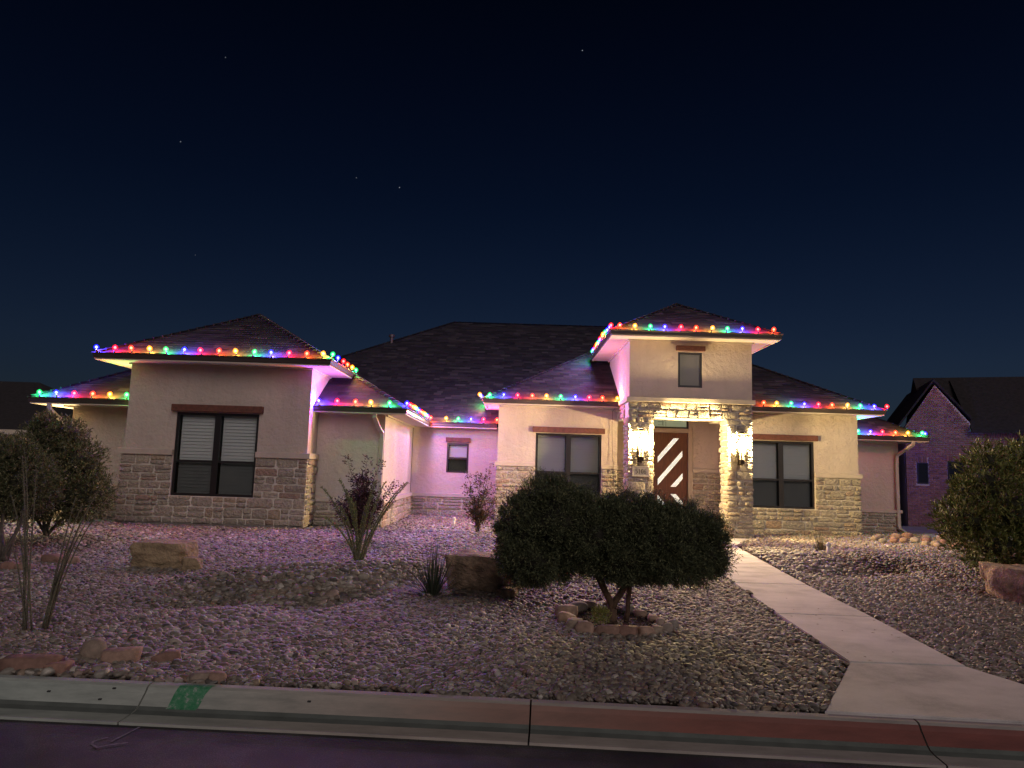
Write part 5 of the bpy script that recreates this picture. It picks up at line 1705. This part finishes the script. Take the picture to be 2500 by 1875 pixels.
# purple shrub behind the ocotillo (y about 13.5)
shoots('purple_shrub', 'dark purple-leaved shrub standing behind the green ocotillo', 'shrub', (-2.75, 13.5, .24),
       [(-3.10, 13.5, 1.86), (-2.68, 13.5, 1.87), (-2.40, 13.5, 1.78), (-3.33, 13.5, 1.02), (-2.9, 13.4, 1.45), (-2.52, 13.5, 1.35), (-2.10, 13.5, 1.40), (-3.0, 13.5, 1.2), (-2.75, 13.6, 1.5), (-2.35, 13.4, 1.0), (-3.2, 13.4, .8), (-2.6, 13.3, 1.05)],
       'purple', nleaf=190, L=(.03, .06), Wd=(.018, .034), side=.7, rad=.09, twigs=7, start=.12)
# photinia by the recess
shoots('young_shrub', 'young sparse shrub with red-tinged leaves in front of the small recess window', 'shrub', (-.66, 16.0, .24),
       [(-.40, 15.9, 1.80), (-.62, 15.9, 1.55), (-.98, 15.9, 1.62), (-.85, 15.9, 1.2), (-.35, 16, 1.35), (-.25, 16, 1.0), (-1.0, 16, .95), (-.55, 15.8, 1.1), (-.78, 15.9, .8), (-.42, 15.9, .75)],
       'photinia', nleaf=95, L=(.035, .065), Wd=(.016, .030), side=.6, rad=.05, twigs=5, start=.18)
# green ocotillo
shoots('ocotillo', 'green leafy ocotillo with long upright wands left of centre', 'ocotillo', (-2.10, 10.3, .24),
       [(-2.716, 10.4, 1.356), (-2.465, 10.4, 1.477), (-2.285, 10.4, 1.213), (-1.927, 10.4, 1.479), (-1.811, 10.5, 1.454), (-1.482, 10.4, 1.464), (-1.446, 10.3, 1.451), (-2.36, 10.4, 1.32), (-2.05, 10.4, 1.10), (-2.60, 10.3, .93), (-2.2, 10.3, 1.15), (-1.95, 10.2, 1.25), (-2.4, 10.3, 1.1), (-1.62, 10.3, 1.2)],
       'ocogreen', nleaf=420, L=(.016, .032), Wd=(.007, .013), bark='ocostem', r0=.017, side=.6, rad=.014, start=.05, bend=.10)
# bare ocotillo at the left
shoots('ocotillo', 'bare thorny ocotillo with thin grey wands in the lower left gravel', 'ocotillo', (-4.16, 6.42, .18),
       [(-4.499, 6.6, 1.686), (-4.486, 6.6, 1.737), (-4.351, 6.6, 1.551), (-4.50, 6.5, 1.345), (-4.38, 6.5, 1.2), (-4.46, 6.6, 1.5), (-4.36, 6.4, .9)],
       'thorn', nleaf=150, L=(.012, .022), Wd=(.002, .004), bark='ocostem', r0=.009, side=.95, rad=.002, start=.1, bend=.05)
shoots('ocotillo', 'bare thorny ocotillo clump leaning right beside the upright grey wands', 'ocotillo', (-4.06, 6.46, .18),
       [(-3.702, 6.6, 1.495), (-3.575, 6.6, 1.436), (-3.969, 6.6, 1.311), (-3.895, 6.6, 1.263), (-3.802, 6.6, 1.166), (-3.766, 6.6, 1.367), (-3.86, 6.5, 1.0), (-3.95, 6.5, .95)],
       'thorn', nleaf=150, L=(.012, .022), Wd=(.002, .004), bark='ocostem', r0=.009, side=.95, rad=.002, start=.1, bend=.14)

# blades (yucca)
def blades(name, label, base, n, H, spread, leafm, w=.008, seed=1, stalks=0):
    r = random.Random(seed); b = B(); x0, y0, z0 = base
    t = empty(name, base); tag(t, label, 'yucca')
    for i in range(n):
        a = r.uniform(0, 6.283); el = r.uniform(.15, 1) ** .8
        L = H * r.uniform(.65, 1.05)
        out = spread * (1 - el) * L * 1.3 + r.uniform(0, .03)
        p0 = Vector((x0 + math.cos(a) * .05, y0 + math.sin(a) * .05, z0 - .02))
        tip = Vector((x0 + math.cos(a) * out, y0 + math.sin(a) * out * .8, z0 + math.sqrt(max(.01, L * L - out * out)) * (1 if el > .2 else .7)))
        mid = p0.lerp(tip, .5) + Vector((0, 0, .07 * L))
        s = Vector((-math.sin(a), math.cos(a), 0)) * w
        prev = None
        for k in range(5):
            u = k / 4; c = p0 * (1 - u) ** 2 + mid * 2 * u * (1 - u) + tip * u * u
            ww = s * (1 - u * .9)
            i0 = len(b.v); b.v += [tuple(c + ww), tuple(c - ww), tuple(c + Vector((0, 0, -.004)) * (1 - u))]
            if prev is not None:
                b.f += [(prev, prev + 1, i0 + 1, i0), (prev + 1, prev + 2, i0 + 2, i0 + 1), (prev + 2, prev, i0, i0 + 2)]
            prev = i0
    b.build('blades', M[leafm], t)
    return t
blades('yucca', 'dark spiky yucca clump beside the brown sandstone block', (-.86, 8.66, .18), 260, .66, 1.7, 'yucca', .0060, 3)
blades('small_yucca', 'small grey-green yucca in the gravel in front of the right window', (6.30, 14.5, .18), 130, .50, 1.7, 'smallyucca', .008, 5)


# dry leaves and twigs lying about
lb_ = B(); rl = random.Random(8)
for i in range(900):
    c = rl.choice([(-2.1, 10.3), (-.9, 8.6), (1.1, 7.6), (-7, 10.2), (-4.1, 6.4), (7.6, 11), (-2.7, 13.4), (-.6, 16), (3.3, 8), (0, 10)])
    x = c[0] + rl.gauss(0, 1.2); y = c[1] + rl.gauss(0, 1.0)
    if y < float(kerb_y(x)) + .1: continue
    l_, r__ = walk_x(np.array(y)); onw = l_ < x < r__
    z = .178 if onw else float(terr(x, y)) + .03
    if onw and rl.random() < .6: continue
    L_, w_ = rl.uniform(.02, .055), rl.uniform(.004, .014)
    e = Euler((rl.uniform(-.4, .4) * (not onw), rl.uniform(-.4, .4) * (not onw), rl.uniform(0, 6.3))).to_matrix()
    vs = [e @ Vector(v) + Vector((x, y, z)) for v in [(-L_ / 2, 0, 0), (0, -w_, .004), (L_ / 2, 0, .002), (0, w_, .004)]]
    lb_.add(vs, [(0, 1, 2, 3)])
M['litter'] = leafmat('dry_leaves', [(0, (0.10, 0.06, 0.03)), (0.6, (0.20, 0.13, 0.07)), (1, (0.34, 0.26, 0.15))])
tag(lb_.build('leaf_litter', M['litter']), 'dry leaves and twigs scattered over the gravel near the plants', 'leaves', kind='stuff')

# ------------------------------------------------------------------ neighbour houses
def nb_right():
    root = empty('brick_house', (14.0, 24.5, .2), math.radians(-20)); tag(root, 'dark-roofed red brick house next door at the right edge', 'house')
    # local frame: x along the wall, y away from the street
    X0, X1, XE = -.33, 1.60, 4.6
    zb, ze = -.05, 3.27
    ap = (.63, 4.81)
    wl = B()
    wl.prism([(X0, .03, zb), (XE, .03, zb), (XE, .03, ze), (X1 + .1, .03, ze), (X1 + .02, .03, 3.52), (ap[0], .03, ap[1]), (X0 + .02, .03, 3.38)], (0, .25, 0))
    wl.box(X0, X0 + .2, .28, 6, zb, 3.2)
    wl.build('wall', M['bmortar'], root, local=True)
    wins = [(.0, .33, 1.42, 2.13), (.92, 1.36, .62, 2.20)]
    def inside(u0, u1, z0, z1):
        for w in wins:
            if u1 > w[0] - .02 and u0 < w[1] + .02 and z1 > w[2] - .02 and z0 < w[3] + .02: return True
        return False
    def top(u):
        if u < ap[0]: return 3.38 + (u - X0) * (ap[1] - 3.38) / (ap[0] - X0)
        if u < X1: return ap[1] - (u - ap[0]) * (ap[1] - 3.52) / (X1 - ap[0])
        return ze
    bricks = []
    z = zb; row = 0
    while z < 4.8:
        u = X0 - (.10 if row % 2 else 0)
        while u < XE:
            a0, a1 = max(u, X0), min(u + .19, XE)
            zz_ = z + .055
            if zz_ > 3.38 or zz_ > ze:
                sl_ = (ap[1] - 3.38) / (ap[0] - X0); sr_ = (ap[1] - 3.52) / (X1 - ap[0])
                if zz_ > 3.38: a0 = max(a0, X0 + (zz_ - 3.38) / sl_ + .01)
                a1 = min(a1, ap[0] + (ap[1] - zz_) / sr_ - .01) if zz_ > 3.52 else min(a1, X1)
            pcs = [(a0, a1)]
            for w in wins:
                if z + .06 > w[2] and z < w[3] + .20:
                    nn_ = []
                    for (c0, c1) in pcs:
                        if c1 <= w[0] - .02 or c0 >= w[1] + .02: nn_.append((c0, c1))
                        else:
                            if c0 < w[0] - .02: nn_.append((c0, w[0] - .02))
                            if c1 > w[1] + .02: nn_.append((w[1] + .02, c1))
                    pcs = nn_
            for (c0, c1) in pcs:
                if c1 - c0 > .025 and not (z > 2.95 and z < ze and 2.0 < c0 < XE): bricks.append((c0, c1, z, z + .057))
            u += .2
        z += .0745; row += 1
    # soldier courses
    for w in wins:
        u = w[0] - .02
        while u < w[1] - .02:
            bricks.append((u, u + .06, w[3] + .01, w[3] + .19)); u += .07
    u = 2.0
    while u < XE:
        bricks.append((u, u + .06, 3.0, 3.2)); u += .07
    me = D.meshes.new('brick'); bb = B().box(0, 1, -.012, .03, 0, 1); me.from_pydata(bb.v, [], bb.f); me.materials.append(M['brick']); me.update()
    # largest in view first: right side is nearer; below the shrub is hidden
    vis = [b for b in bricks if b[0] < 1.9]
    vis.sort(key=lambda b: -(b[1] - b[0]) * (b[3] - b[2]) * (10 if b[2] > 1.3 else 1))
    first = vis[:300]; ids = set(map(id, first))
    for b in first:
        o = D.objects.new('brick', me); COL.objects.link(o); o.parent = root
        o.location = (b[0], 0.012 + random.uniform(-.002, .002), b[2]); o.scale = (b[1] - b[0] - .010, 1, b[3] - b[2])
    rest = B()
    for b in bricks:
        if id(b) not in ids: rest.box(b[0], b[1] - .010, random.uniform(-.002, .002), .035, b[2], b[3])
    tag(rest.build('brickwork', M['brick'], root, local=True), kind='stuff')
    for w in wins:
        f = B(); f.box(w[0], w[1], -.004, .03, w[2], w[2] + .035); f.box(w[0], w[1], -.004, .03, w[3] - .035, w[3]); f.box(w[0], w[0] + .035, -.004, .03, w[2] + .035, w[3] - .035); f.box(w[1] - .035, w[1], -.004, .03, w[2] + .035, w[3] - .035)
        if w[3] - w[2] > 1: f.box(w[0] + .035, w[1] - .035, -.002, .03, 1.38, 1.42)
        wn = f.build('window', M['frame'], root, local=True)
        B().box(w[0] + .035, w[1] - .035, .012, .018, w[2] + .035, w[3] - .035).build('pane', M['darkglass'], wn, local=True)
    # roofs
    rf = B()
    # gable roof over the brick gable
    t_ = .10
    g0 = [(-.66, 3.16), (ap[0] - .03, 4.93), (1.68, 3.60)]
    # left slope, right slope as slabs with overhang in front
    for (p, q) in ((g0[0], g0[1]), (g0[1], g0[2])):
        rf.prism([(p[0], -.03, p[1]), (q[0], -.03, q[1]), (q[0], -.03, q[1] + t_), (p[0], -.03, p[1] + t_)], (0, 5.2, 0))
    # main roof behind, ridge along the wall
    rf.prism([(.45, .3, 3.25), (.45, 2.8, 5.42), (.45, 5.3, 3.25)], (8.0, 0, 0))
    rf.prism([(1.62, -.22, 3.27), (1.62, 2.6, 5.30), (1.62, 2.6, 5.18), (1.62, -.22, 3.17)], (7.0, 0, 0))
    r1 = rf.build('roof', M['darkroof'], root, local=True)
    # low porch roof at the right
    pr_ = B(); pr_.add([(2.1, -1.8, 2.25), (7.0, -1.8, 2.25), (7.0, -.02, 3.1), (3.1, -.02, 3.1), (2.1, -.02, 2.25), (2.1, -1.8, 2.15), (7.0, -1.8, 2.15), (7.0, -.02, 2.15), (2.1, -.02, 2.15)],
                       [(0, 1, 2, 3), (0, 3, 4), (5, 6, 1, 0), (5, 8, 7, 6), (5, 0, 4, 8)])
    pr_.build('porch_roof', M['darkroof'], root, local=True)
    B().box(2.3, 2.5, -1.7, -1.5, -.05, 2.15).build('porch_post', M['brick'], root, local=True)
nb_right()
gt_ = empty('side_gate', (12.6, 25.2, .2)); tag(gt_, 'dark wooden gate in the gap between the two houses on the right', 'gate')
for i in range(13):
    B().box(11.52 + i * .16, 11.52 + i * .16 + .15, 25.2, 25.225, .15, 2.3 + random.uniform(-.01, .01)).build('board', M['darkwood'], gt_)
B().box(11.5, 13.7, 25.23, 25.27, .5, .6).box(11.5, 13.7, 25.23, 25.27, 1.9, 2.0).build('rail', M['darkwood'], gt_)

def nb_left():
    root = empty('left_house', (-18, 24.6, .2)); tag(root, 'pale neighbouring house with a black hipped roof beyond the far left shrub', 'house')
    ze = 2.50
    B().box(-26, -15.4, 24.6, 31, .0, ze - .05).build('wall', M['palewall'], root)
    B().add([(-26.5, 24.0, ze), (-14.82, 24.0, ze), (-14.82, 31.5, ze), (-26.5, 31.5, ze), (-18.57, 27.75, ze + 2.0), (-22.7, 27.75, ze + 2.0)], [(0, 1, 4, 5), (1, 2, 4), (2, 3, 5, 4), (3, 0, 5), (3, 2, 1, 0)]).build('roof', M['darkroof'], root)
    B().box(-26.5, -14.83, 23.98, 24.04, ze - .17, ze - .004).box(-14.84, -14.79, 24.05, 31.5, ze - .17, ze - .004).build('fascia', M['palewall'], root)
    gd = B().box(-19.6, -16.6, 24.565, 24.598, .2, 2.15).build('garage_door', M['palewall'], root)
    for i in range(4):
        for j in range(4):
            x = -19.55 + i * .74; z = .25 + j * .47
            B().bevbox(x, x + .66, 24.545, 24.57, z, z + .40, .008).build('panel', M['palewall'], gd)
nb_left()
